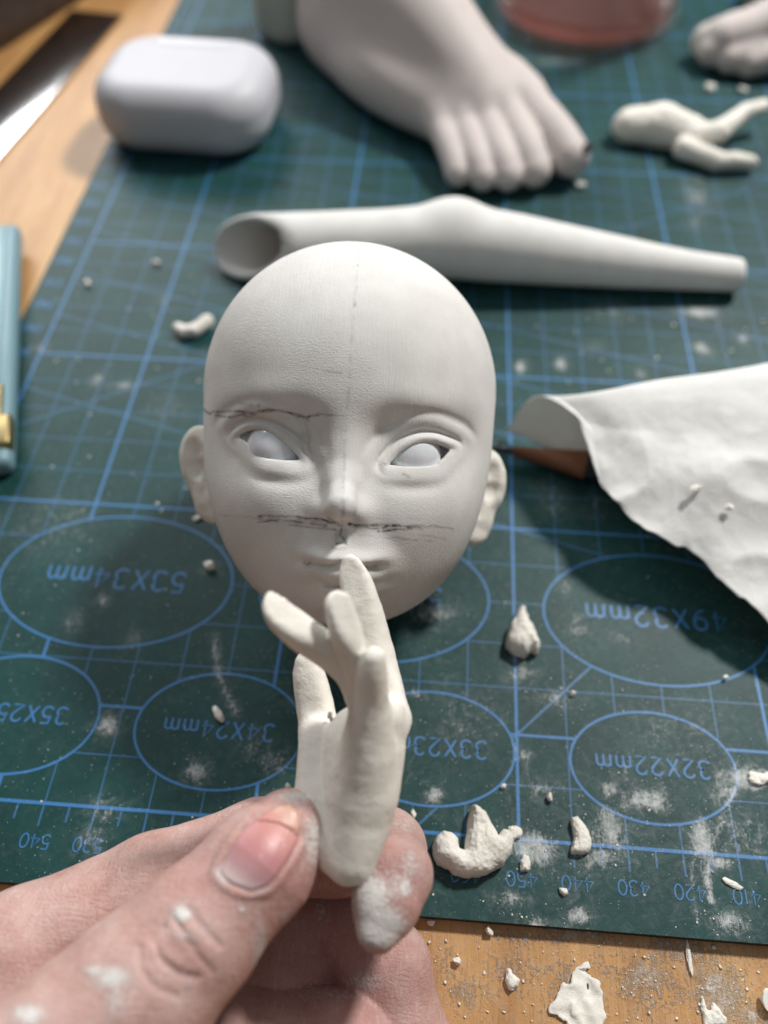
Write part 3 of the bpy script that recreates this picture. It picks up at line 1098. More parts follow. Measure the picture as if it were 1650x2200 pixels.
def hh_field(p):
    # thumb
    thumb = chain(p, [D(-60, 2420, 100), D(300, 2130, 109.5), D(415, 2010, 112.5)], [11.0, 10.2, 9.3], 2)
    thumb = smin(thumb, chain(p, [D(415, 2010, 112.5), D(560, 1855, 117), D(618, 1778, 119.5)], [8.6, 8.0, 5.6], 1.5), 1.6)
    # index finger: runs behind the thumb, turns at the wrist of the clay hand, its pad comes round on the right
    idx = chain(p, [D(-220, 2200, 124), D(60, 2050, 126), D(330, 1912, 130), D(560, 1826, 133), D(720, 1818, 135)], [12.0, 9.8, 8.4, 7.8, 7.3], 2)
    idx = smin(idx, chain(p, [D(720, 1818, 135), D(828, 1826, 130), D(845, 1880, 122), D(828, 1945, 118), D(812, 1998, 116)], [7.6, 6.4, 5.8, 4.9, 3.2], 1.0), 2.0)
    d = smin(thumb, idx, 0.5)
    # web and ball of the hand behind
    d = smin(d, chain(p, [D(-150, 2270, 119), D(120, 2170, 124), D(330, 2030, 130)], [13, 10, 5.5], 2), 3.0)
    # middle finger curled underneath
    mid = chain(p, [D(1010, 2500, 128), D(862, 2240, 132), D(832, 2080, 135), D(770, 2010, 139), D(690, 1975, 142)], [8.5, 7.6, 7.0, 7.2, 7.4], 2)
    ring = chain(p, [D(900, 2480, 124), D(740, 2260, 128), D(610, 2250, 132), D(400, 2250, 130)], [8.5, 8.6, 9.5, 12.0], 2)
    mid = smin(mid, chain(p, [D(690, 1975, 142), D(600, 2100, 141), D(400, 2250, 136)], [7.4, 10.5, 13], 2), 2)
    d = smin(d, mid, 0.4)
    d = smin(d, ring, 0.4)
    # creases over the thumb knuckle
    q = (p - CAM) @ RC
    px_ = IW / 2 + FPX * q[:, 0] / -q[:, 2]
    py_ = IH / 2 - FPX * q[:, 1] / -q[:, 2]
    dep = -q[:, 2]
    nearm = (dep < 113) & (px_ > 200) & (px_ < 560) & (py_ > 1900) & (py_ < 2200)
    if nearm.any():
        e = np.zeros(len(p))
        for pts, w, a in [([(355, 1990), (332, 2020), (345, 2060), (390, 2095), (425, 2100)], 7, 0.42),
                          ([(372, 1972), (398, 2010), (430, 2060), (455, 2085)], 6, 0.34),
                          ([(300, 2035), (300, 2080), (330, 2120), (380, 2140)], 7, 0.28),
                          ([(405, 1955), (430, 1990), (470, 2030)], 9, 0.3),
                          ([(340, 2040), (360, 2060), (380, 2070)], 16, -0.3)]:
            e[nearm] += a * np.exp(-(line2(px_[nearm], py_[nearm], pts) / w) ** 2)
        d = d + e
    # bed of the nail and skin folds round it
    nb = (dep < 114) & (px_ > 440) & (px_ < 700) & (py_ > 1690) & (py_ < 1930)
    if nb.any():
        s = poly2(px_[nb], py_[nb], NAIL_PX)
        e = np.zeros(len(p))
        e[nb] = 0.35 / (1 + np.exp(s / 4)) - 0.38 * np.exp(-((s - 13) / 9) ** 2)
        d = d + e
    d = d + 0.10 * vnoise(p, 0.25, 12)
    return d


NAIL_PX = [(472, 1872), (492, 1828), (522, 1785), (560, 1750), (596, 1730), (622, 1730), (642, 1744), (648, 1772), (640, 1806), (618, 1848), (590, 1888), (570, 1906), (540, 1914), (505, 1902), (482, 1888)]
lo = D(-120, 2300, 100)
pts = np.array([D(-150, 1900, 112), D(-150, 2400, 84), D(-150, 2400, 150), D(-90, 2330, 150), D(930, 1700, 118), D(930, 1700, 145), D(930, 2330, 118), D(930, 2330, 150)])
V, F = sculpt(hh_field, pts.min(0) - 3, pts.max(0) + 3, 1.5, sub=2, its=2)
q = (V - CAM) @ RC
hpx = IW / 2 + FPX * q[:, 0] / -q[:, 2]
hpy = IH / 2 - FPX * q[:, 1] / -q[:, 2]
dep = -q[:, 2]
POW = np.zeros(len(V))
for px_, py_, rx, ry, a, dmax in [(796, 1925, 52, 62, 1.0, 122), (815, 1992, 58, 50, 1.25, 122), (870, 1905, 20, 30, .8, 124), (850, 1900, 60, 60, .5, 124), (880, 1860, 30, 50, .55, 126), (390, 1962, 26, 24, 1.0, 114), (400, 2010, 40, 20, .5, 114),
                                  (240, 2100, 50, 34, .85, 112), (205, 2085, 30, 14, .9, 112), (250, 2150, 30, 40, .6, 112), (60, 2180, 40, 26, 1.0, 112),
                                  (520, 1955, 10, 10, .8, 116), (405, 2110, 12, 14, .6, 113), (672, 1800, 22, 70, .75, 122), (640, 1712, 60, 18, .7, 122), (560, 2050, 22, 90, .6, 118),
                                  (480, 1878, 30, 26, .7, 116), (560, 1912, 40, 10, .5, 116), (620, 1990, 24, 70, .45, 120), (700, 2130, 90, 26, .5, 135), (780, 2110, 40, 24, .6, 136),
                                  (560, 2170, 60, 30, .45, 118), (690, 1960, 14, 30, .5, 150), (870, 1770, 40, 30, .45, 135), (300, 1850, 120, 40, .22, 140), (520, 1750, 120, 30, .28, 140)]:
    k = a * np.exp(-((hpx - px_) / rx) ** 2 - ((hpy - py_) / ry) ** 2) * (dep < dmax)
    POW = np.maximum(POW, k)
RED = np.zeros(len(V))
for px_, py_, r, a, dmax in [(600, 1900, 130, .55, 120), (640, 2010, 120, .5, 122), (830, 1900, 90, .8, 128), (720, 2060, 160, .8, 160), (690, 1960, 80, .9, 160), (450, 1890, 100, .35, 140),
                             (400, 2040, 60, .25, 114), (560, 1760, 80, .3, 140)]:
    RED = np.maximum(RED, a * np.exp(-((hpx - px_) ** 2 + (hpy - py_) ** 2) / r ** 2) * (dep < dmax))

m, nt, b = material('skin')
v = coord(nt)
mo = noise(nt, v, 0.18, 4, 0.6)
c = ramp(nt, mo, [(0.3, rgb(190, 148, 137)), (0.5, rgb(204, 166, 156)), (0.7, rgb(214, 182, 174))])
c = mix(nt, ramp(nt, noise(nt, v, 0.6, 4, 0.7), [(0.45, (0, 0, 0)), (0.75, (.35, .35, .35))]), c, rgb(192, 126, 122))
c = mix(nt, math_(nt, 'MULTIPLY', attr(nt, 'red'), 0.75, True), c, rgb(166, 104, 102))
lines1 = noise(nt, coord(nt, (2.6, 0.35, 0.8), (0, 0, 0.55)), 1.0, 3, 0.6)
lines2 = noise(nt, coord(nt, (0.45, 2.4, 0.8), (0, 0, 0.35)), 1.0, 3, 0.6)
cell = N(nt, 'ShaderNodeTexVoronoi', {'Vector': v, 'Scale': 1.3}, feature='DISTANCE_TO_EDGE').outputs[0]
cl = ramp(nt, cell, [(0.0, (0, 0, 0)), (0.12, (1, 1, 1))])
dn = noise(nt, v, 1.6, 5, 0.7)
pw = ramp(nt, math_(nt, 'ADD', math_(nt, 'MULTIPLY', attr(nt, 'powder'), 0.62), math_(nt, 'MULTIPLY', dn, 0.95)), [(0.62, (0, 0, 0)), (0.74, (.28, .28, .28)), (0.96, (.92, .92, .92))])
dry = ramp(nt, lines1, [(0.57, (0, 0, 0)), (0.72, (.38, .38, .38))])
dry = math_(nt, 'ADD', dry, ramp(nt, cell, [(0.0, (.16, .16, .16)), (0.07, (0, 0, 0))]))
f = math_(nt, 'MAXIMUM', pw, math_(nt, 'MULTIPLY', dry, 0.7))
c = mix(nt, f, c, (0.80, 0.775, 0.74, 1))
nt.links.new(c, b.inputs['Base Color'])
nt.links.new(ramp(nt, f, [(0, (.48, .48, .48)), (.5, (.9, .9, .9))]), b.inputs['Roughness'])
b.inputs['Subsurface Weight'].default_value = 0.10
b.inputs['Subsurface Radius'].default_value = (1.0, 0.35, 0.2)
b.inputs['Subsurface Scale'].default_value = 0.0025
b.inputs['Specular IOR Level'].default_value = 0.35
h = math_(nt, 'ADD', math_(nt, 'MULTIPLY', cl, 0.055), math_(nt, 'ADD', math_(nt, 'MULTIPLY', lines1, 0.16), math_(nt, 'MULTIPLY', lines2, 0.14)))
h = math_(nt, 'ADD', h, math_(nt, 'MULTIPLY', pw, 0.16))
bump(nt, b, h, 1.0)
SKIN = m
hand = empty('hand', D(60, 2200, 118))
tag(hand, 'bare human hand dusted with clay powder pinching the small clay hand', 'hand')
mesh('skin_surface', V, F, SKIN, hand, attrs={'powder': POW, 'red': RED})

# thumb nail: a curved plate lifted from the nail bed
nv, nf = [], []
NU, NV = 22, 22
pc = np.array([560.0, 1822.0])
ax_u = np.array([math.cos(math.radians(-50)), math.sin(math.radians(-50))])
inside_pts = {}
gx = np.linspace(465, 655, 64)
gy = np.linspace(1722, 1920, 66)
GX, GY = np.meshgrid(gx, gy, indexing='ij')
sd = poly2(GX.ravel(), GY.ravel(), NAIL_PX)
# march each ray to the skin
ray = np.stack([(GX.ravel() - IW / 2) / FPX, -(GY.ravel() - IH / 2) / FPX, -np.ones(GX.size)], 1) @ RC.T
t = np.full(GX.size, 96.0)
for _ in range(60):
    t = t + 0.7 * np.clip(hh_field(CAM + t[:, None] * ray), -2, 2)
edge = np.clip(-sd / 10.0, 0, 1)
NVt = CAM + (t - 0.42 * np.sqrt(np.clip(edge * (2 - edge), 0, 1)) - 0.02)[:, None] * ray
keep = sd < 1.0
ids = np.full(GX.size, -1)
ids[keep] = np.arange(keep.sum())
ny_ = len(gy)
nf = []
for i in range(len(gx) - 1):
    for j in range(ny_ - 1):
        a = i * ny_ + j
        qd = [a, a + ny_, a + ny_ + 1, a + 1]
        if all(ids[k] >= 0 for k in qd):
            nf.append([ids[k] for k in qd][::-1])
m, nt, b = material('nail')
v = coord(nt)
lun = attr(nt, 'tip')
c = ramp(nt, lun, [(0.0, rgb(200, 176, 174)), (0.16, rgb(186, 142, 144)), (0.45, rgb(186, 124, 126)), (0.8, rgb(196, 136, 128)), (0.95, rgb(202, 148, 136)), (1.0, rgb(206, 164, 146))])
c = mix(nt, ramp(nt, noise(nt, v, 1.3, 4, 0.7), [(0.60, (0, 0, 0)), (0.80, (.55, .55, .55))]), c, (0.8, 0.77, 0.74, 1))
nt.links.new(c, b.inputs['Base Color'])
b.inputs['Roughness'].default_value = 0.42
b.inputs['Subsurface Weight'].default_value = 0.1
b.inputs['Subsurface Scale'].default_value = 0.002
bump(nt, b, noise(nt, coord(nt, (1.6, 0.3, 0.5), (0, 0, -0.7)), 1.0, 2), 0.06)
tipv = np.clip(((GX.ravel() - 510) * 0.62 - (GY.ravel() - 1890) * 0.78) / 170, 0, 1)
mesh('thumb_nail', NVt[keep], np.array(nf), m, hand, attrs={'tip': tipv[keep]})


# ------------------------------------------------------------------ large doll foot
RESIN = clay_material('pale_pink_resin', (0.65, 0.58, 0.555, 1), (0.615, 0.55, 0.525, 1), grain=0.012, rough=0.55, sss=0.12)


def foot_field(p):
    p = (p - [-60, 290, 0]) / 0.95 + [-59, 290, 0]
    d = ell(p, (-57, 297, 19), (18.5, 19, 20))
    d = smin(d, limb(p, [(-52, 287, 26), (-54, 300, 60), (-54, 318, 112)], [22, 20.5, 19], 8), 16)
    d = smin(d, limb(p, [(-44, 284, 33), (-24, 258, 25), (-5, 233, 13.5)], [21.5, 16.5, 11.0], 10), 14)
    d = smin(d, limb(p, [(-60, 286, 15), (-42, 254, 13), (-18.5, 231, 9.5)], [17, 13.5, 8.8], 10), 9)
    d = smin(d, limb(p, [(-38, 274, 24), (-15, 254, 18), (7, 238, 13)], [19, 14, 10.2], 10), 8)
    toes = [((4, 246, 15), (12, 232, 13), (20, 220, 11), (25.5, 211.5, 8.4), 8.4, 8.2, 7.6, 7.0), ((-2, 244, 14), (4.5, 226, 13.2), (10, 212, 10.8), (13.5, 204.5, 6.8), 6.6, 6.2, 5.9, 5.8), ((-8, 240, 13), (-3, 222, 12.2), (1.5, 208, 10.0), (4.4, 201.5, 6.4), 6.2, 5.7, 5.4, 5.3),
            ((-14.5, 237, 12), (-10, 219, 11.0), (-6.4, 207, 9.0), (-4.2, 201, 6.0), 5.8, 5.4, 5.1, 5.0), ((-21.5, 233, 10.5), (-17, 217, 9.4), (-14.2, 208, 7.6), (-12.8, 203, 5.6), 5.5, 5.1, 4.8, 4.6)]
    t = None
    for a, b_, c_, e_, ra, rb, rc, re_ in toes:
        e = limb(p, [a, b_, c_, e_], [ra, rb, rc, re_])
        t = e if t is None else smin(t, e, 1.5)
    d = smin(d, t, 4.0)
    # nail bed of the big toe
    d = smax(d, -ell(p, (30.6, 208.4, 14.4), (2.4, 3.0, 1.5)), 0.5)
    d = smax(d, 0.2 - p[:, 2], 1.5)
    d = smax(d, p[:, 2] - 100, 1.0)
    return d


V, F = sculpt(foot_field, (-84, 186, -2), (42, 345, 103), 2.2, sub=1)
foot = empty('foot_sculpture', (-30, 255, 0))
tag(foot, 'large smooth pale pink doll foot with five toes behind the doll arm', 'doll foot')
mesh('foot_body', V, F, RESIN, foot)
# chipped dark spot on the big toe
m, nt, b = material('dark_chip')
c = ramp(nt, noise(nt, coord(nt), 1.2, 3), [(0.4, rgb(38, 34, 32)), (0.7, rgb(70, 62, 58))])
nt.links.new(c, b.inputs['Base Color'])
b.inputs['Roughness'].default_value = 0.8
V, F = uv_sphere((0, 0, 0), 1, 20, 12)
V = V * [1.5, 2.6, 0.5]
ca, sa = math.cos(-0.5), math.sin(-0.5)
V = np.stack([V[:, 0] * ca - V[:, 1] * sa, V[:, 0] * sa + V[:, 1] * ca, V[:, 2]], 1)
V = V @ np.array([[1, 0, 0], [0, .8, -.6], [0, .6, .8]]).T
mesh('chipped_spot', V * 0.95 + (np.array([30.6, 208.2, 13.4]) - [-59, 290, 0]) * 0.95 + [-60, 290, 0], F, m, foot)


# ------------------------------------------------------------------ hollow doll arm
CLAY_ARM = clay_material('smooth_clay', (0.77, 0.76, 0.735, 1), (0.71, 0.70, 0.67, 1), grain=0.03, rough=0.85)
AR = [(-84, 157, 9.6), (-60, 159.5, 9.8), (-38, 161.5, 10.0), (-20, 163, 10.6), (-4, 162.5, 10.2), (20, 161.6, 8.4), (45, 161.2, 6.4), (69, 161.0, 4.9)]
ARr = [9.2, 9.4, 9.7, 10.3, 9.9, 8.1, 6.1, 4.6]
OPEN_N = np.array([-0.50, -0.66, 0.56])
OPEN_N = OPEN_N / np.linalg.norm(OPEN_N)
OPEN_C = np.array([-72.5, 155.0, 11.0])


def arm_field(p):
    d = limb(p, AR, ARr)
    d = smin(d, ell(p, (-17, 166, 16.5), (6, 5, 4.5)), 7)
    d = d + 0.12 * vnoise(p, 0.1, 2)
    d = smax(d, 0.2 - p[:, 2], 1.0)
    d = smax(d, (p - OPEN_C) @ OPEN_N, 1.6)
    d = smax(d, p[:, 0] - 67.5, 1.4)
    inner = chain(p, [(-95, 156, 9.8), (-60, 159.5, 9.9), (-48, 161, 10.2)], [7.2, 6.9, 5.0], 2)
    d = smax(d, -inner, 1.2)
    return d


V, F = sculpt(arm_field, (-92, 142, -2), (72, 180, 32), 1.3, sub=1)
arm = empty('arm_sculpture', (-8, 163, 0))
tag(arm, 'hollow white clay doll arm lying across the mat behind the head', 'doll arm')
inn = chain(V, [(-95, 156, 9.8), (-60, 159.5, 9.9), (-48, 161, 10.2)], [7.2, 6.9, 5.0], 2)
arm_tint = np.clip((0.9 - np.abs(inn)) / 0.5, 0, 1) * np.clip((((OPEN_C - V) @ OPEN_N) - 1.5) / 6, 0, 1)  # browner the deeper into the hollow
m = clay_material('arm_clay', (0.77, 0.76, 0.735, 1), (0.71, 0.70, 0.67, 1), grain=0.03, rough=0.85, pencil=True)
mesh('arm_shell', V, F, m, arm, attrs={'pencil': 0 * arm_tint, 'brown_tint': arm_tint * 0.75})


# ------------------------------------------------------------------ spare clay hand lying on the mat
def spare_field(p):
    d = chain(p, [P(1352, 270, 5.2), P(1420, 270, 5.6), P(1478, 288, 5.2)], [5.8, 7.0, 6.0], 2)
    d = smin(d, chain(p, [P(1490, 292, 6.5), P(1545, 282, 7.5), P(1600, 240, 9), P(1640, 228, 9)], [3.8, 3.2, 2.7, 2.3], 0.8), 1.2)
    d = smin(d, chain(p, [P(1470, 318, 4.5), P(1540, 345, 4), P(1575, 345, 4), P(1612, 348, 3.4)], [3.8, 2.9, 2.5, 2.4], 0.8), 1.2)
    d = smax(d, -ell(p, P(1490, 305, 13), (2.5, 2.0, 3.5)), 0.9)
    d += 0.25 * vnoise(p, 0.25, 31) + 0.12 * vnoise(p, 0.7, 8)
    return smax(d, 0.15 - p[:, 2], 0.8)


c = P(1480, 290, 5)
V, F = sculpt(spare_field, c - [36, 26, 7], c + [42, 30, 16], 1.0, sub=1)
o = mesh('clay_hand', V, F, CLAY_RAW, origin=(c[0], c[1], 0))
tag(o, 'small clay doll hand lying flat on the mat right of the big foot', 'doll hand')


# ------------------------------------------------------------------ small foot at the right edge and a piece behind it
def small_foot_field(p):
    d = chain(p, [(84, 297, 9.5), (102, 301, 12), (126, 312, 20), (160, 330, 36)], [8.3, 10.5, 12.5, 13.5], 3)
    for i, (x_, y_, z_, r_) in enumerate([(78.5, 300, 7.6, 6.2), (79.5, 293.5, 6.6, 5.4), (86, 289.5, 6.0, 5.2), (93, 287.5, 5.6, 5.0)]):
        d = smin(d, seg(p, (x_ + 10, y_ + 3, z_ + 2), (x_, y_, z_), r_ + 1, r_), 1.5)
    return smax(d, 0.15 - p[:, 2], 1.0)


V, F = sculpt(small_foot_field, (68, 276, -2), (178, 350, 54), 1.8, sub=1)
o = mesh('foot_sculpture', V, F, RESIN, origin=(90, 295, 0))
tag(o, 'small pale doll foot entering at the right edge near the glass', 'doll foot')


def bit_field(p):
    d = chain(p, [(108, 352, 7), (122, 366, 9), (150, 385, 12)], [6.5, 9, 10], 2)
    return smax(d + 0.3 * vnoise(p, 0.2, 4), 0.15 - p[:, 2], 1.0)


V, F = sculpt(bit_field, (96, 340, -2), (165, 400, 26), 1.6, sub=1)
o = mesh('clay_piece', V, F, CLAY_RAW, origin=(112, 356, 0))
tag(o, 'pale clay piece just showing in the far right corner', 'clay piece')


# ------------------------------------------------------------------ earphone case
def plain(name, color, rough, coat=0.0, metal=0.0, var=0.06, scale=0.2):
    m, nt, b = material(name)
    c2 = tuple(min(1, q * (1 - var)) for q in color[:3]) + (1,)
    c = mix(nt, noise(nt, coord(nt), scale, 3), color, c2)
    nt.links.new(c, b.inputs['Base Color'])
    r = ramp(nt, noise(nt, coord(nt), scale * 4, 3), [(0.3, (rough * .9,) * 3), (0.7, (min(1, rough * 1.15),) * 3)])
    nt.links.new(r, b.inputs['Roughness'])
    b.inputs['Coat Weight'].default_value = coat
    b.inputs['Metallic'].default_value = metal
    return m


WHITE_PL = plain('glossy_white_plastic', (0.56, 0.56, 0.60, 1), 0.50, 0.0)
ca, sa = math.cos(-0.05), math.sin(-0.05)
CM = np.array([[ca, sa, 0], [-sa, ca, 0], [0, 0, 1]])
CC = np.array([-111.2, 238.5, 11.6])


def case_field(p):
    q = (p - CC) @ CM.T
    h = np.array([30.4, 23.6, 11.5])
    r2 = 17.0
    # rounded slab: rounded in plan, pillow-soft edges
    a = np.abs(q[:, :2]) - (h[:2] - r2)
    dxy = np.hypot(np.clip(a[:, 0], 0, None), np.clip(a[:, 1], 0, None)) + np.minimum(np.maximum(a[:, 0], a[:, 1]), 0) - r2
    re = 9.6
    w0 = dxy + re
    w1 = np.abs(q[:, 2]) - (h[2] - re)
    d = np.minimum(np.maximum(w0, w1), 0) + np.hypot(np.clip(w0, 0, None), np.clip(w1, 0, None)) - re
    # hinge recess near the far edge of the upper side, and the lid seam round the side
    hx_ = np.abs(q[:, 0]) - 13.0
    hy_ = np.abs(q[:, 1] - 14.2) - 2.4
    hr = np.maximum(hx_, hy_)
    d = d + 0.6 / (1 + np.exp(hr / 0.25)) * (q[:, 2] > 0)
    d = d + 0.28 * np.exp(-((q[:, 1] - 9.0) / 0.35) ** 2) * (np.abs(q[:, 2]) < 20) * (q[:, 2] > 3)
    return d


V, F = sculpt(case_field, CC - [33, 26, 13], CC + [33, 26, 13], 1.3, sub=1)
case = empty('earphone_case', (CC[0], CC[1], 0))
tag(case, 'glossy white rounded earphone case lying at the left edge of the mat', 'earphone case')
mesh('case_body', V, F, WHITE_PL, case)
# hinge plate
hv = []
for x_, y_ in [(-12.6, 12.2), (12.6, 12.2), (12.6, 16.3), (-12.6, 16.3)]:
    for z_ in (10.2, 11.32):
        hv.append((x_, y_, z_))
hv = np.array(hv) @ CM + CC
hf = [[1, 3, 5, 7], [0, 2, 3, 1], [2, 4, 5, 3], [4, 6, 7, 5], [6, 0, 1, 7]]
mesh('hinge_plate', hv, hf, plain('satin_hinge', (0.62, 0.62, 0.65, 1), 0.3), case, smooth=False)


# ------------------------------------------------------------------ glass with pink water
def lathe(prof, c, n=72):
    V, F = [], []
    for r, z in prof:
        for i in range(n):
            a = 2 * math.pi * i / n
            V.append((c[0] + r * math.cos(a), c[1] + r * math.sin(a), c[2] + z))
    for k in range(len(prof) - 1):
        for i in range(n):
            F.append([k * n + i, k * n + (i + 1) % n, (k + 1) * n + (i + 1) % n, (k + 1) * n + i])
    return np.array(V), F


GC = (34.5, 340.5, 0.15)
glass = empty('drinking_glass', GC)
tag(glass, 'round glass with a little pink water behind the big foot', 'glass')
prof = [(0.02, 0), (20, 0), (34, 0.1), (37.2, 0.9), (39.2, 3.0), (40.0, 8), (40.6, 40), (41.2, 88), (40.5, 89.2), (39.6, 88), (39.0, 40), (38.3, 8), (37.3, 4.4), (35.6, 2.6), (33, 1.7), (20, 1.5), (0.02, 1.5)]
V, F = lathe(prof, GC)
def see_through(name, tint, body_col, body, gloss_rough):
    m, nt, b = material(name)
    nt.nodes.remove(b)
    wob = N(nt, 'ShaderNodeBump', {'Height': noise(nt, coord(nt), 0.06, 2), 'Strength': 1.0, 'Distance': 0.0004}).outputs[0]
    tr = N(nt, 'ShaderNodeBsdfTransparent', {'Color': tint})
    gl = N(nt, 'ShaderNodeBsdfGlossy', {'Color': (1, 1, 1, 1), 'Roughness': gloss_rough, 'Normal': wob})
    base = tr.outputs[0]
    if body:
        df = N(nt, 'ShaderNodeBsdfDiffuse', {'Color': body_col})
        tl = N(nt, 'ShaderNodeBsdfTranslucent', {'Color': body_col})
        mm = N(nt, 'ShaderNodeMixShader', {0: 0.6, 1: df.outputs[0], 2: tl.outputs[0]})
        base = N(nt, 'ShaderNodeMixShader', {0: body, 1: base, 2: mm.outputs[0]}).outputs[0]
    fc = N(nt, 'ShaderNodeLayerWeight', {'Blend': 0.5}).outputs['Facing']
    fr = math_(nt, 'ADD', math_(nt, 'MULTIPLY', math_(nt, 'POWER', fc, 4.0), 0.75), 0.045)
    out = N(nt, 'ShaderNodeMixShader', {0: fr, 1: base, 2: gl.outputs[0]})
    nt.links.new(out.outputs[0], nt.nodes['Material Output'].inputs['Surface'])
    return m


m = see_through('clear_glass', (0.95, 0.97, 0.96, 1), None, 0.0, 0.03)
mesh('glass_wall', V, F, m, glass)
prof = [(0.02, 1.6), (20, 1.6), (33, 1.8), (35.5, 2.7), (37.2, 4.5), (38.2, 8.0), (38.35, 11.5), (37.8, 11.0), (36.5, 10.8), (0.02, 10.8)]
V, F = lathe(prof, GC)
m = see_through('pink_water', (0.97, 0.68, 0.64, 1), (0.86, 0.48, 0.44, 1), 0.17, 0.02)
mesh('pink_water', V, F, m, glass)

# ------------------------------------------------------------------ frosted bottle behind the foot
BC = (-87.0, 313.0, 0.1)
m, nt, b = material('frosted_plastic')
c = ramp(nt, N(nt, 'ShaderNodeSeparateXYZ', {0: coord(nt)}).outputs[2], [(0.0, (0.55, 0.56, 0.40)), (1.0, (0.62, 0.66, 0.60))])
c = mix(nt, 0.3, c, ramp(nt, noise(nt, coord(nt), 0.1, 3), [(0.3, (0.5, 0.53, 0.46)), (0.7, (0.68, 0.70, 0.66))]))
nt.links.new(c, b.inputs['Base Color'])
b.inputs['Roughness'].default_value = 0.4
b.inputs['Subsurface Weight'].default_value = 0.5
b.inputs['Subsurface Scale'].default_value = 0.008
V, F = lathe([(0.02, 0), (9.5, 0), (11.8, 0.7), (13.4, 2.6), (14, 6), (14, 50), (13, 55), (9, 60), (8, 62), (8, 64), (0.02, 64)], BC, 48)
bot = empty('plastic_bottle', BC)
tag(bot, 'frosted pale plastic bottle half hidden behind the big foot', 'bottle')
mesh('bottle_body', V, F, m, bot)
V, F = lathe([(0.02, 64.2), (9.2, 64.2), (9.4, 66), (9.4, 76), (8.8, 77.2), (0.02, 77.4)], BC, 40)
mesh('bottle_cap', V, F, plain('white_cap', (0.7, 0.7, 0.68, 1), 0.4), bot)

# ------------------------------------------------------------------ steel ruler, blue tin, dark block on the table
m, nt, b = material('brushed_steel')
br = noise(nt, coord(nt, (0.6, 0.02, 1), (0, 0, 0.13)), 1.0, 3)
c = ramp(nt, br, [(0.3, (0.50, 0.50, 0.51)), (0.7, (0.64, 0.64, 0.65))])
nt.links.new(c, b.inputs['Base Color'])
b.inputs['Metallic'].default_value = 1.0
b.inputs['Roughness'].default_value = 0.14
STEEL = m


def box(lo, hi, bev=0.0, seg_=3):
    bm = bmesh.new()
    bmesh.ops.create_cube(bm, size=1)
    lo, hi = np.array(lo, float), np.array(hi, float)
    for vv in bm.verts:
        vv.co = Vector([(lo[i] + hi[i]) / 2 + vv.co[i] * (hi[i] - lo[i]) for i in range(3)])
    if bev:
        bmesh.ops.bevel(bm, geom=bm.edges[:], offset=bev, segments=seg_, affect='EDGES', profile=0.5)
    bm.verts.ensure_lookup_table()
    V = np.array([vv.co[:] for vv in bm.verts])
    F = [[vv.index for vv in f.verts] for f in bm.faces]
    bm.free()
    return V, F


def rotz(V, a, c):
    ca, sa = math.cos(a), math.sin(a)
    V = np.asarray(V)
    return np.stack([V[:, 0] * ca - V[:, 1] * sa, V[:, 0] * sa + V[:, 1] * ca, V[:, 2]], 1) + np.asarray(c)


# ruler: right edge runs (-177,216) -> (-161.5,328)
RA = math.atan2(-15.3, 112)
RO = np.array([-161.8, 327.5, -2.55])
V, F = box((-24.0, -300, 0), (0, 0, 1.1), 0.25, 2)
rul = mesh('steel_ruler', rotz(V, RA, RO), F, STEEL, origin=(RO[0], RO[1], -2.55))
tag(rul, 'shiny steel ruler lying on the table left of the mat', 'ruler')

TIN = plain('pale_blue_enamel', rgb(122, 156, 166), 0.45, 0.05, var=0.12)
TA = math.atan2(25.8, 81.0)
TO = np.array([-121.6, 77.0, 0.05])
tin = empty('tin_box', TO)
tag(tin, 'flat pale blue tin box with a brass clasp at the left edge', 'tin box')
V, F = box((-60, 0, 0), (0, 98, 6.2), 2.2, 4)
mesh('box_body', rotz(V, TA, TO), F, TIN, tin)
V, F = box((-57, 3, 6.15), (-3.2, 95, 7.0), 0.6, 3)
mesh('box_lid', rotz(V, TA, TO), F, plain('pale_blue_lid', rgb(128, 166, 174), 0.38, 0.1), tin)
BRASS = plain('brass', (0.34, 0.27, 0.13, 1), 0.45, metal=1.0)
V, F = box((-4.6, 4.5, 3.4), (0.5, 15, 7.6), 1.0, 3)
cl_ = mesh('clasp', rotz(V, TA, TO), F, BRASS, tin)
V, F = box((-3.4, 14, 6.0), (-1.9, 26, 7.5), 0.5, 2)
mesh('clasp_bar', rotz(V, TA, TO), F, BRASS, tin)

m, nt, b = material('dark_brown')
c = ramp(nt, noise(nt, coord(nt, (0.3, 0.03, 0.3)), 1.0, 4), [(0.3, rgb(34, 24, 18)), (0.7, rgb(66, 46, 32))])
nt.links.new(c, b.inputs['Base Color'])
b.inputs['Roughness'].default_value = 0.5
V, F = box((-120, -90, 0), (0, 60, 30), 1.5, 2)  # plain dark brown block over the table's far left corner
o = mesh('dark_block', rotz(V, -0.38, (-187, 335, -2.55)), F, m, origin=(-200, 330, -2.55))
tag(o, 'dark brown block in the far left corner of the table', 'box')


# ------------------------------------------------------------------ sheet of tissue with a curled corner, pencil under it
def catmull(pts, n):
    pts = np.array(pts, float)
    P_ = np.concatenate([[2 * pts[0] - pts[1]], pts, [2 * pts[-1] - pts[-2]]])
    t = np.linspace(0, len(pts) - 1, n)
    i = np.clip(t.astype(int), 0, len(pts) - 2)
    u = (t - i)[:, None]
    a, b_, c_, d_ = P_[i], P_[i + 1], P_[i + 2], P_[i + 3]
    return 0.5 * (2 * b_ + (c_ - a) * u + (2 * a - 5 * b_ + 4 * c_ - d_) * u ** 2 + (3 * b_ - a - 3 * c_ + d_) * u ** 3)


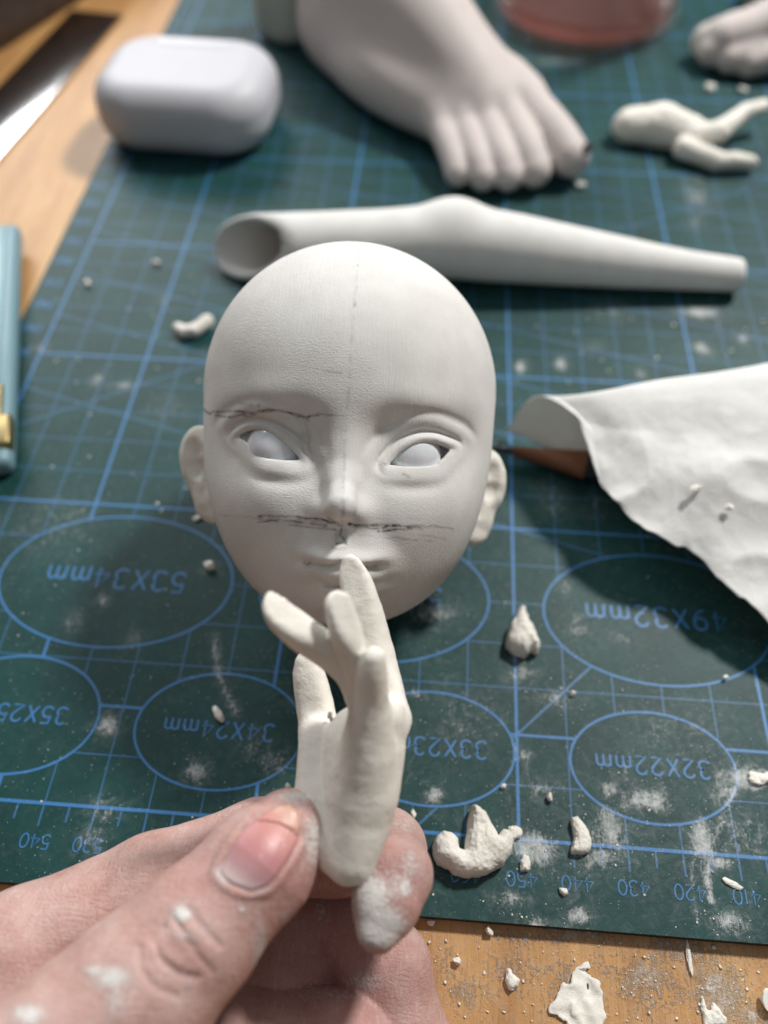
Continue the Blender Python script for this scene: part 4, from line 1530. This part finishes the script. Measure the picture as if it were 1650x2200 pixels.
NU, NVv = 110, 120
back = catmull([P(1086, 924, 2.4), P(1180, 962, 2.6), P(1272, 986, 2.6), P(1420, 950, 2.0), P(1560, 900, 1.0), P(1720, 850, 0.5)], NU)
ridge = catmull([P(1150, 852, 17), P(1212, 852, 19), P(1290, 842, 21), P(1420, 816, 22), P(1560, 797, 22), P(1760, 762, 22)], NU)
shoul = catmull([P(1235, 888, 20), P(1290, 905, 21), P(1360, 920, 22), P(1470, 930, 22), P(1600, 940, 21), P(1800, 960, 19)], NU)
frontc = catmull([P(1268, 972, 17.5), P(1300, 1030, 17), P(1362, 1108, 16), P(1450, 1160, 14.5), P(1505, 1186, 13.5), P(1562, 1252, 12), P(1602, 1284, 11), P(1655, 1336, 9.5), P(1740, 1430, 6)], NU)
rows = np.zeros((NU, NVv, 3))
for i in range(NU):
    rows[i] = catmull([back[i], ridge[i], shoul[i], 0.5 * (shoul[i] + frontc[i]) + np.array([0, 0, 0.6]), frontc[i]], NVv)
V = rows.reshape(-1, 3)
nse = vnoise(V, 0.06, 41) * 1.7 + vnoise(V, 0.15, 42) * 0.45 + vnoise(V, 0.5, 43) * 0.10
vv = np.tile(np.linspace(0, 1, NVv), NU)
uu = np.repeat(np.linspace(0, 1, NU), NVv)
wgt = np.clip((vv - 0.28) / 0.2, 0.05, 1) * np.clip(uu / 0.12, 0.15, 1)
crease = np.abs(vnoise(V * [1, 1.6, 1], 0.06, 45)) * 1.9 + np.abs(vnoise(V * [1.5, 1, 1], 0.17, 46)) * 0.3
V[:, 2] += (nse - crease) * wgt
ragged = vnoise(V, 0.5, 50) * 0.8
edge_w = np.clip((vv - 0.95) / 0.05, 0, 1)
V[:, 1] += ragged * edge_w
V[:, 2] = np.maximum(V[:, 2], 0.3)
i = np.arange((NU - 1) * (NVv - 1))
a = (i // (NVv - 1)) * NVv + i % (NVv - 1)
F = np.stack([a, a + 1, a + NVv + 1, a + NVv], 1)
m, nt, b = material('tissue_paper')
v = coord(nt)
fib = noise(nt, v, 1.6, 5, 0.7, 0.8)
cl2 = noise(nt, v, 0.16, 4, 0.6)
c = mix(nt, ramp(nt, cl2, [(0.35, (0, 0, 0)), (0.7, (1, 1, 1))]), (0.93, 0.93, 0.915, 1), (0.87, 0.86, 0.83, 1))
nt.links.new(c, b.inputs['Base Color'])
b.inputs['Roughness'].default_value = 0.9
b.inputs['Specular IOR Level'].default_value = 0.15
h = math_(nt, 'ADD', math_(nt, 'MULTIPLY', fib, 0.22), math_(nt, 'MULTIPLY', cl2, 0.35))
nrm = bump(nt, b, h, 1.0)
tr = N(nt, 'ShaderNodeBsdfTranslucent', {'Color': (0.92, 0.92, 0.85, 1)})
tp = N(nt, 'ShaderNodeMixShader', {0: 0.24, 1: b.outputs[0], 2: tr.outputs[0]})
nt.links.new(tp.outputs[0], nt.nodes['Material Output'].inputs['Surface'])
pp = P(1450, 1000, 0)
paper = mesh('tissue_sheet', V, F, m, origin=(pp[0], pp[1], 0))
paper_v = V.copy()
md = paper.modifiers.new('thickness', 'SOLIDIFY')
md.thickness = 0.00022
md.offset = 0
tag(paper, 'crumpled white tissue sheet with a curled corner on the right of the mat', 'tissue')

pa, pb = P(1050, 958, 3.2), P(1262, 1000, 3.4)
ax = (pb - pa) / np.linalg.norm(pb - pa)
pencil = empty('pencil', (pa[0], pa[1], 0))
tag(pencil, 'sharpened pencil poking out from under the tissue sheet', 'pencil')
e1 = np.cross(ax, [0, 0, 1])
e1 /= np.linalg.norm(e1)
e2 = np.cross(e1, ax)


def tube(pts, rad, n=24, hexa=False):
    V, F = [], []
    for c_, r in zip(pts, rad):
        for i in range(n):
            t = 2 * math.pi * i / n
            k = 1.0
            if hexa:
                k = math.cos(math.pi / 6) / math.cos((t % (math.pi / 3)) - math.pi / 6)
            V.append(c_ + r * k * (math.cos(t) * e1 + math.sin(t) * e2))
    for k in range(len(pts) - 1):
        for i in range(n):
            F.append([k * n + i, k * n + (i + 1) % n, (k + 1) * n + (i + 1) % n, (k + 1) * n + i])
    F.append(list(range(n)))
    F.append([(len(pts) - 1) * n + i for i in range(n)][::-1])
    return np.array(V), F


V, F = tube([pa, pa + ax * 2.0, pa + ax * 6.2], [0.30, 0.75, 1.05])
mesh('lead', V, F, plain('graphite', (0.03, 0.03, 0.035, 1), 0.35), pencil)
V, F = tube([pa + ax * 6.0, pa + ax * 24], [1.07, 3.6])
mesh('sharpened_wood', V, F, plain('cedar', rgb(150, 98, 72), 0.7, var=0.25, scale=0.6), pencil)
V, F = tube([pa + ax * 23.2, pa + ax * 95], [3.45, 3.45], 24, True)
mesh('barrel', V, F, plain('dark_lacquer', (0.02, 0.03, 0.035, 1), 0.5, 0.0), pencil, smooth=False)


# ------------------------------------------------------------------ clay chips and crumbs
def lump(seed, size, n=4, rough=0.28, sharp=0.0):
    bm = bmesh.new()
    bmesh.ops.create_icosphere(bm, subdivisions=n, radius=1)
    V = np.array([q.co[:] for q in bm.verts])
    F = [[q.index for q in f.verts] for f in bm.faces]
    bm.free()
    k = 1 + rough * vnoise(V, 1.1, seed) + rough * 0.5 * vnoise(V, 2.4, seed + 1) - rough * 0.55 * np.abs(vnoise(V, 3.7, seed + 2)) + rough * 0.22 * vnoise(V, 8, seed + 3)
    V = V * k[:, None] * np.array(size)
    # flatten facets, as in a broken piece
    r = np.random.default_rng(seed)
    for _ in range(9):
        nrm = r.normal(size=3)
        nrm /= np.linalg.norm(nrm)
        s = V / np.array(size) @ nrm
        lim = 0.45 + 0.3 * r.random()
        V = V - np.clip(s - lim, 0, None)[:, None] * nrm * np.array(size) * 0.9
    V[:, 2] -= V[:, 2].min()
    return V, F


def place(V, px, py, z, rot):
    c = P(px, py, z)
    return rotz(V, rot, (c[0], c[1], z)), (c[0], c[1], z)


ZT = -2.55
CH = [
    # px, py, z, size(mm), rot, seed, rough, name, label
    (1570, 1897, 0.03, (2.6, 0.7, 0.35), -0.42, 16, .35, 'clay_sliver', 'pointed white clay sliver lying over the number 410'),
    (1180, 1714, 0.03, (0.8, 0.9, 0.8), 0.1, 17, .3, 'clay_crumb', 'round white clay crumb left of the oval marked 32X22mm'),
    (1082, 1690, 0.03, (0.7, 0.6, 0.6), 0.4, 18, .3, 'clay_crumb', 'white clay crumb on the right rim of the oval marked 33X23mm'),
    (887, 1750, 0.03, (0.55, 1.1, 0.4), 0.5, 19, .3, 'clay_crumb', 'slim clay crumb just right of the held fingertip and clay wrist'),
    (1556, 1458, 0.03, (0.7, 0.6, 0.6), 0.2, 20, .3, 'clay_crumb', 'white clay crumb on the lower rim of the oval marked 49X32mm'),
    (1228, 1492, 0.03, (0.7, 0.6, 0.6), 0.9, 21, .3, 'clay_crumb', 'white clay crumb beside the diagonal line under the 49X32mm oval'),
    (472, 1540, 0.03, (0.8, 2.0, 0.8), 0.55, 22, .25, 'clay_chip', 'long white clay chip lying on the 34X24mm lettering'),
    (453, 1218, 0.03, (1.5, 1.7, 1.0), 0.2, 23, .3, 'clay_crumb', 'blurred white crumb inside the right end of the 53X34mm oval'),
    (428, 1112, 0.03, (1.6, 0.6, 0.5), 0.6, 24, .3, 'clay_sliver', 'white clay sliver below the left ear of the doll head'),
    (338, 567, 0.03, (1.4, 1.3, 1.0), 0.1, 25, .3, 'clay_crumb', 'round crumb on the grid left of the open arm end'),
    (190, 613, 0.03, (1.2, 1.1, 0.9), 0.1, 26, .3, 'clay_crumb', 'crumb on the grid near the left ruler axis below the case'),
    (1247, 402, 0.03, (2.6, 1.6, 1.2), 0.1, 27, .3, 'clay_crumb', 'clay crumb lying under the chipped big toe'),
    (1521, 196, 0.03, (2.2, 2.0, 1.6), 0.1, 28, .3, 'clay_crumb', 'bright round crumb in front of the small foot toes'),
    (1594, 200, 0.03, (1.9, 1.8, 1.4), 0.1, 29, .3, 'clay_crumb', 'dim round crumb in the shadow right of the bright one'),
    (1480, 2058, ZT, (0.5, 3.2, 0.3), 0.06, 34, .35, 'clay_sliver', 'thin white sliver on the wood just below the mat edge'),
    (1253, 2078, ZT, (1.2, 1.0, 0.6), 0.3, 37, .4, 'clay_chip', 'small white chip on the wood above the large flake'),
    (984, 2066, ZT, (0.9, 0.8, 0.6), 0.3, 38, .4, 'clay_crumb', 'single white crumb on the wood nearest the fingers'),
    (925, 1984, ZT, (1.0, 0.8, 0.7), 0.3, 39, .4, 'clay_crumb', 'white crumb on the wood tucked under the mat edge by the fingers'),
    (1052, 2004, ZT, (0.8, 1.0, 0.7), 0.3, 40, .4, 'clay_crumb', 'white crumb on the wood below the 450 mark'),
    (1648, 2150, ZT, (1.8, 2.4, 0.9), 0.3, 41, .4, 'clay_chip', 'clay chip on the wood at the right picture edge'),
]
for px_, py_, z_, sz, rot, sd_, rg, nm, lb in CH:
    V, F = lump(sd_, sz, 4, rg * 1.25)
    V, org = place(V, px_, py_, z_, rot)
    o = mesh(nm, V, F, CLAY_RAW, origin=org, smooth=True)
    tag(o, lb, nm.replace('_', ' '), 'loose bits of clay')


# curled shaving left of the head
def curl_field(p):
    c = P(414, 716, 0)
    d = chain(p, [c + [-4.2, 0.6, 1.6], c + [-2.0, -1.2, 1.5], c + [1.0, -0.8, 1.8], c + [4.0, 2.4, 2.6]], [1.3, 1.7, 1.9, 1.9], 0.6)
    d = d + 0.3 * vnoise(p, 0.5, 3)
    return smax(d, 0.05 - p[:, 2], 0.3)


c = P(414, 716, 0)
V, F = sculpt(curl_field, c - [9, 7, 1], c + [9, 8, 8], 0.6, sub=1)
tag(mesh('clay_shaving', V, F, CLAY_RAW, origin=c), 'curled white clay shaving left of the doll forehead', 'clay shaving', 'loose bits of clay')


# broken pieces with a measured outline
def slab(outline, hgt, seed, z0=0.03, rim=3.2, jag=0.35, h=0.55):
    q = [P(x_, y_, z0 + hgt * 0.35) for x_, y_ in outline]
    pts = [(a_[0], a_[1]) for a_ in q]
    c = np.array([sum(a_[0] for a_ in q) / len(q), sum(a_[1] for a_ in q) / len(q), z0])

    def f(p):
        s = poly2(p[:, 0], p[:, 1], pts) + jag * (0.6 * vnoise(p * [1, 1, .3], 0.9, seed) + 0.8 * np.abs(vnoise(p, 2.2, seed + 1)))
        e = np.clip(-s / rim, 0, 1)
        top = z0 + hgt * (0.25 + 0.75 * np.sqrt(np.clip(1 - (1 - e) ** 2, 0, 1))) + hgt * 0.09 * vnoise(p, 0.35, seed + 2) + 0.14 * vnoise(p, 1.6, seed + 3) + 0.10 * vnoise(p, 3.1, seed + 7) - 0.10 * hgt * np.abs(vnoise(p * [1.4, .7, 1], 0.8, seed + 5)) * np.clip((p[:, 1] - c[1]) / 2, 0, 1)
        d = smax(s, (p[:, 2] - top) * 0.7, 0.35)
        return smax(d, z0 - p[:, 2], 0.25)
    ex = np.array([np.abs(np.array(pts)[:, k] - c[k]).max() + 1.5 for k in (0, 1)] + [0])
    V, F = sculpt(f, c - ex - [0, 0, 0.6], c + ex + [0, 0, hgt * 1.4 + 0.6], h, sub=1)
    return V, F, c


SL = [([(928, 1815), (935, 1795), (955, 1784), (972, 1789), (984, 1800), (989, 1822), (998, 1826), (1000, 1808), (1003, 1785), (1005, 1758), (1012, 1730), (1026, 1728), (1046, 1746), (1056, 1768), (1066, 1780),
        (1070, 1794), (1080, 1778), (1096, 1783), (1104, 1805), (1101, 1830), (1082, 1858), (1046, 1880), (1003, 1886), (976, 1879), (965, 1868), (940, 1855), (930, 1835)], 4.6, 61, .03, 2.4, .22, .5,
       'clay_chunk', 'large broken white clay chunk with a notch beside the fingers'),
      ([(1224, 1758), (1240, 1752), (1260, 1775), (1272, 1805), (1268, 1830), (1250, 1838), (1224, 1832), (1233, 1800)], 1.9, 62, .03, 1.2, .25, .4,
       'clay_chip', 'thin upright clay chip between the 440 mark and the oval marked 32X22mm'),
      ([(1085, 1384), (1094, 1345), (1110, 1318), (1116, 1302), (1130, 1305), (1135, 1325), (1150, 1350), (1162, 1384), (1156, 1404), (1142, 1396), (1130, 1412), (1114, 1406), (1096, 1398)], 4.6, 63, .03, 2.6, .28, .5,
       'clay_chip', 'pear-shaped beige clay chip beside the oval marked 49X32mm'),
      ([(1118, 1872), (1116, 1850), (1124, 1834), (1138, 1838), (1142, 1858), (1136, 1874)], 1.3, 64, .03, .8, .2, .3,
       'clay_chip', 'small pale clay chip standing on the ruler line near 450'),
      ([(1200, 1906), (1218, 1908), (1223, 1922), (1212, 1928), (1202, 1918)], .9, 65, .03, .6, .12, .25, 'clay_chip', 'tiny squarish clay chip below the number 440'),
      ([(1086, 2106), (1088, 2080), (1096, 2076), (1106, 2092), (1118, 2104), (1114, 2122), (1100, 2134), (1090, 2124)], 1.3, 66, ZT, .9, .35, .35,
       'clay_chip', 'crumpled white chip on the wood right of the hand'),
      ([(1500, 2118), (1512, 2138), (1522, 2166), (1530, 2150), (1545, 2164), (1562, 2184), (1566, 2204), (1530, 2210), (1510, 2208), (1504, 2165)], .8, 69, ZT, .8, .35, .35,
       'clay_flake', 'forked clay shaving on the wood near the bottom right corner'),
      ([(1086, 1800), (1092, 1776), (1108, 1770), (1124, 1778), (1122, 1800), (1104, 1806)], 1.2, 67, .03, 1.0, .5, .35, 'clay_chip', 'crumbly white scrap touching the right end of the large chunk'),
      ([(1600, 1672), (1612, 1654), (1640, 1660), (1680, 1650), (1690, 1676), (1640, 1690), (1612, 1688)], .8, 68, .03, 1.2, .6, .45, 'clay_chip', 'flat white clay smear at the right picture edge beside the 32X22mm oval')]
for outl, hg, sd_, z_, rim_, jag_, h_, nm, lb in SL:
    V, F, c = slab(outl, hg, sd_, z_, rim_, jag_, h_)
    tag(mesh(nm, V, F, CLAY_RAW, origin=c), lb, nm.replace('_', ' '), 'loose bits of clay')


# rough flake on the wood
def flake_field(p):
    A = lambda x_, y_: P(x_, y_, ZT)
    d = chain(p, [A(1246, 2112), A(1250, 2140), A(1232, 2165), A(1258, 2205)], [2.2, 3.0, 3.4, 3.2], 1)
    d = d + 0.9 * vnoise(p, 0.45, 3) + 0.45 * vnoise(p, 1.2, 4)
    h_ = p[:, 2] - (ZT + 0.7 + 0.5 * vnoise(p, 0.7, 6))
    return smax(smax(d, h_, 0.3), ZT + 0.03 - p[:, 2], 0.1)


c = P(1245, 2150, ZT)
V, F = sculpt(flake_field, c - [8, 12, 1], c + [8, 9, 3], 0.45, sub=1)
tag(mesh('clay_flake', V, F, CLAY_RAW, origin=c), 'large rough clay flake smeared on the wood at the bottom', 'clay flake', 'loose bits of clay')

# crumbs lying on the tissue sheet
for px_, py_, z_, sz, sd_, lb in [(1492, 1052, 20.2, (2.0, 0.9, 0.6), 71, 'cream clay crumb lying in the middle of the tissue sheet'), (1566, 1092, 19.0, (1.2, 0.8, 0.6), 72, 'small cream crumb on the tissue right of the long one')]:
    V, F = lump(sd_, sz, 3, .4)
    for _ in range(6):
        q_ = P(px_, py_, z_)
        dz = np.hypot(paper_v[:, 0] - q_[0], paper_v[:, 1] - q_[1])
        z_ = float(paper_v[(dz < 2.0) & (paper_v[:, 2] > 8), 2].max()) + 0.02
    V, org = place(V, px_, py_, z_, 0.3)
    tag(mesh('clay_crumb', V, F, CLAY_RAW, origin=org), lb, 'clay crumb', 'loose bits of clay')

# uncountable fine crumbs
vs_, fs_ = [], []
r = np.random.default_rng(3)
base_v, base_f = lump(5, (1, 1, .8), 1, .5)
base_f = np.array(base_f)


def sprinkle(n, area, z, smin_, smax_):
    o = 0
    for _ in range(n):
        px_, py_ = area(r)
        c = P(px_, py_, z)
        if z > -1 and (c[0] < MX0 + 1 or c[1] < MY0 + 0.6):
            continue
        if z < -1 and c[1] > MY0 - 0.4 and c[0] > MX0 - 0.4:
            continue
        s = smin_ + (smax_ - smin_) * r.random() ** 3
        k = np.array([s * (0.5 + 1.3 * r.random()), s * (0.5 + r.random()), s * (0.25 + 0.35 * r.random())])
        vs_.append(rotz(base_v * k, r.random() * 6.28, (c[0], c[1], z + 0.01)))
        fs_.append(base_f + sum(len(q) for q in vs_[:-1]))


def gauss(cx, cy, sx, sy):
    return lambda r: (r.normal(cx, sx), r.normal(cy, sy))


sprinkle(190, lambda r: (r.uniform(880, 1650), r.uniform(1990, 2200)), ZT, 0.08, 0.42)
sprinkle(160, lambda r: (r.uniform(0, 1650), r.uniform(1150, 1990)), 0.0, 0.07, 0.26)
for q in [(1145, 1822, 40, 30), (1509, 1830, 26, 50), (1560, 1985, 50, 24), (1391, 1718, 40, 26), (1290, 1800, 40, 50), (1150, 1975, 60, 14), (600, 1900, 200, 30), (1200, 1500, 60, 30)]:
    sprinkle(36, gauss(*q), 0.0, 0.06, 0.30)
sprinkle(70, lambda r: (r.uniform(60, 430), r.uniform(500, 1100)), 0.0, 0.12, 0.45)
sprinkle(60, lambda r: (r.uniform(1090, 1650), r.uniform(620, 900)), 0.0, 0.12, 0.5)
sprinkle(40, lambda r: (r.uniform(0, 200), r.uniform(150, 600)), ZT, 0.15, 0.6)
o = mesh('clay_dust', np.concatenate(vs_), np.concatenate(fs_), CLAY_RAW, smooth=True)
o['kind'] = 'stuff'
tag(o, 'fine white clay crumbs scattered over the mat and table', 'clay dust')
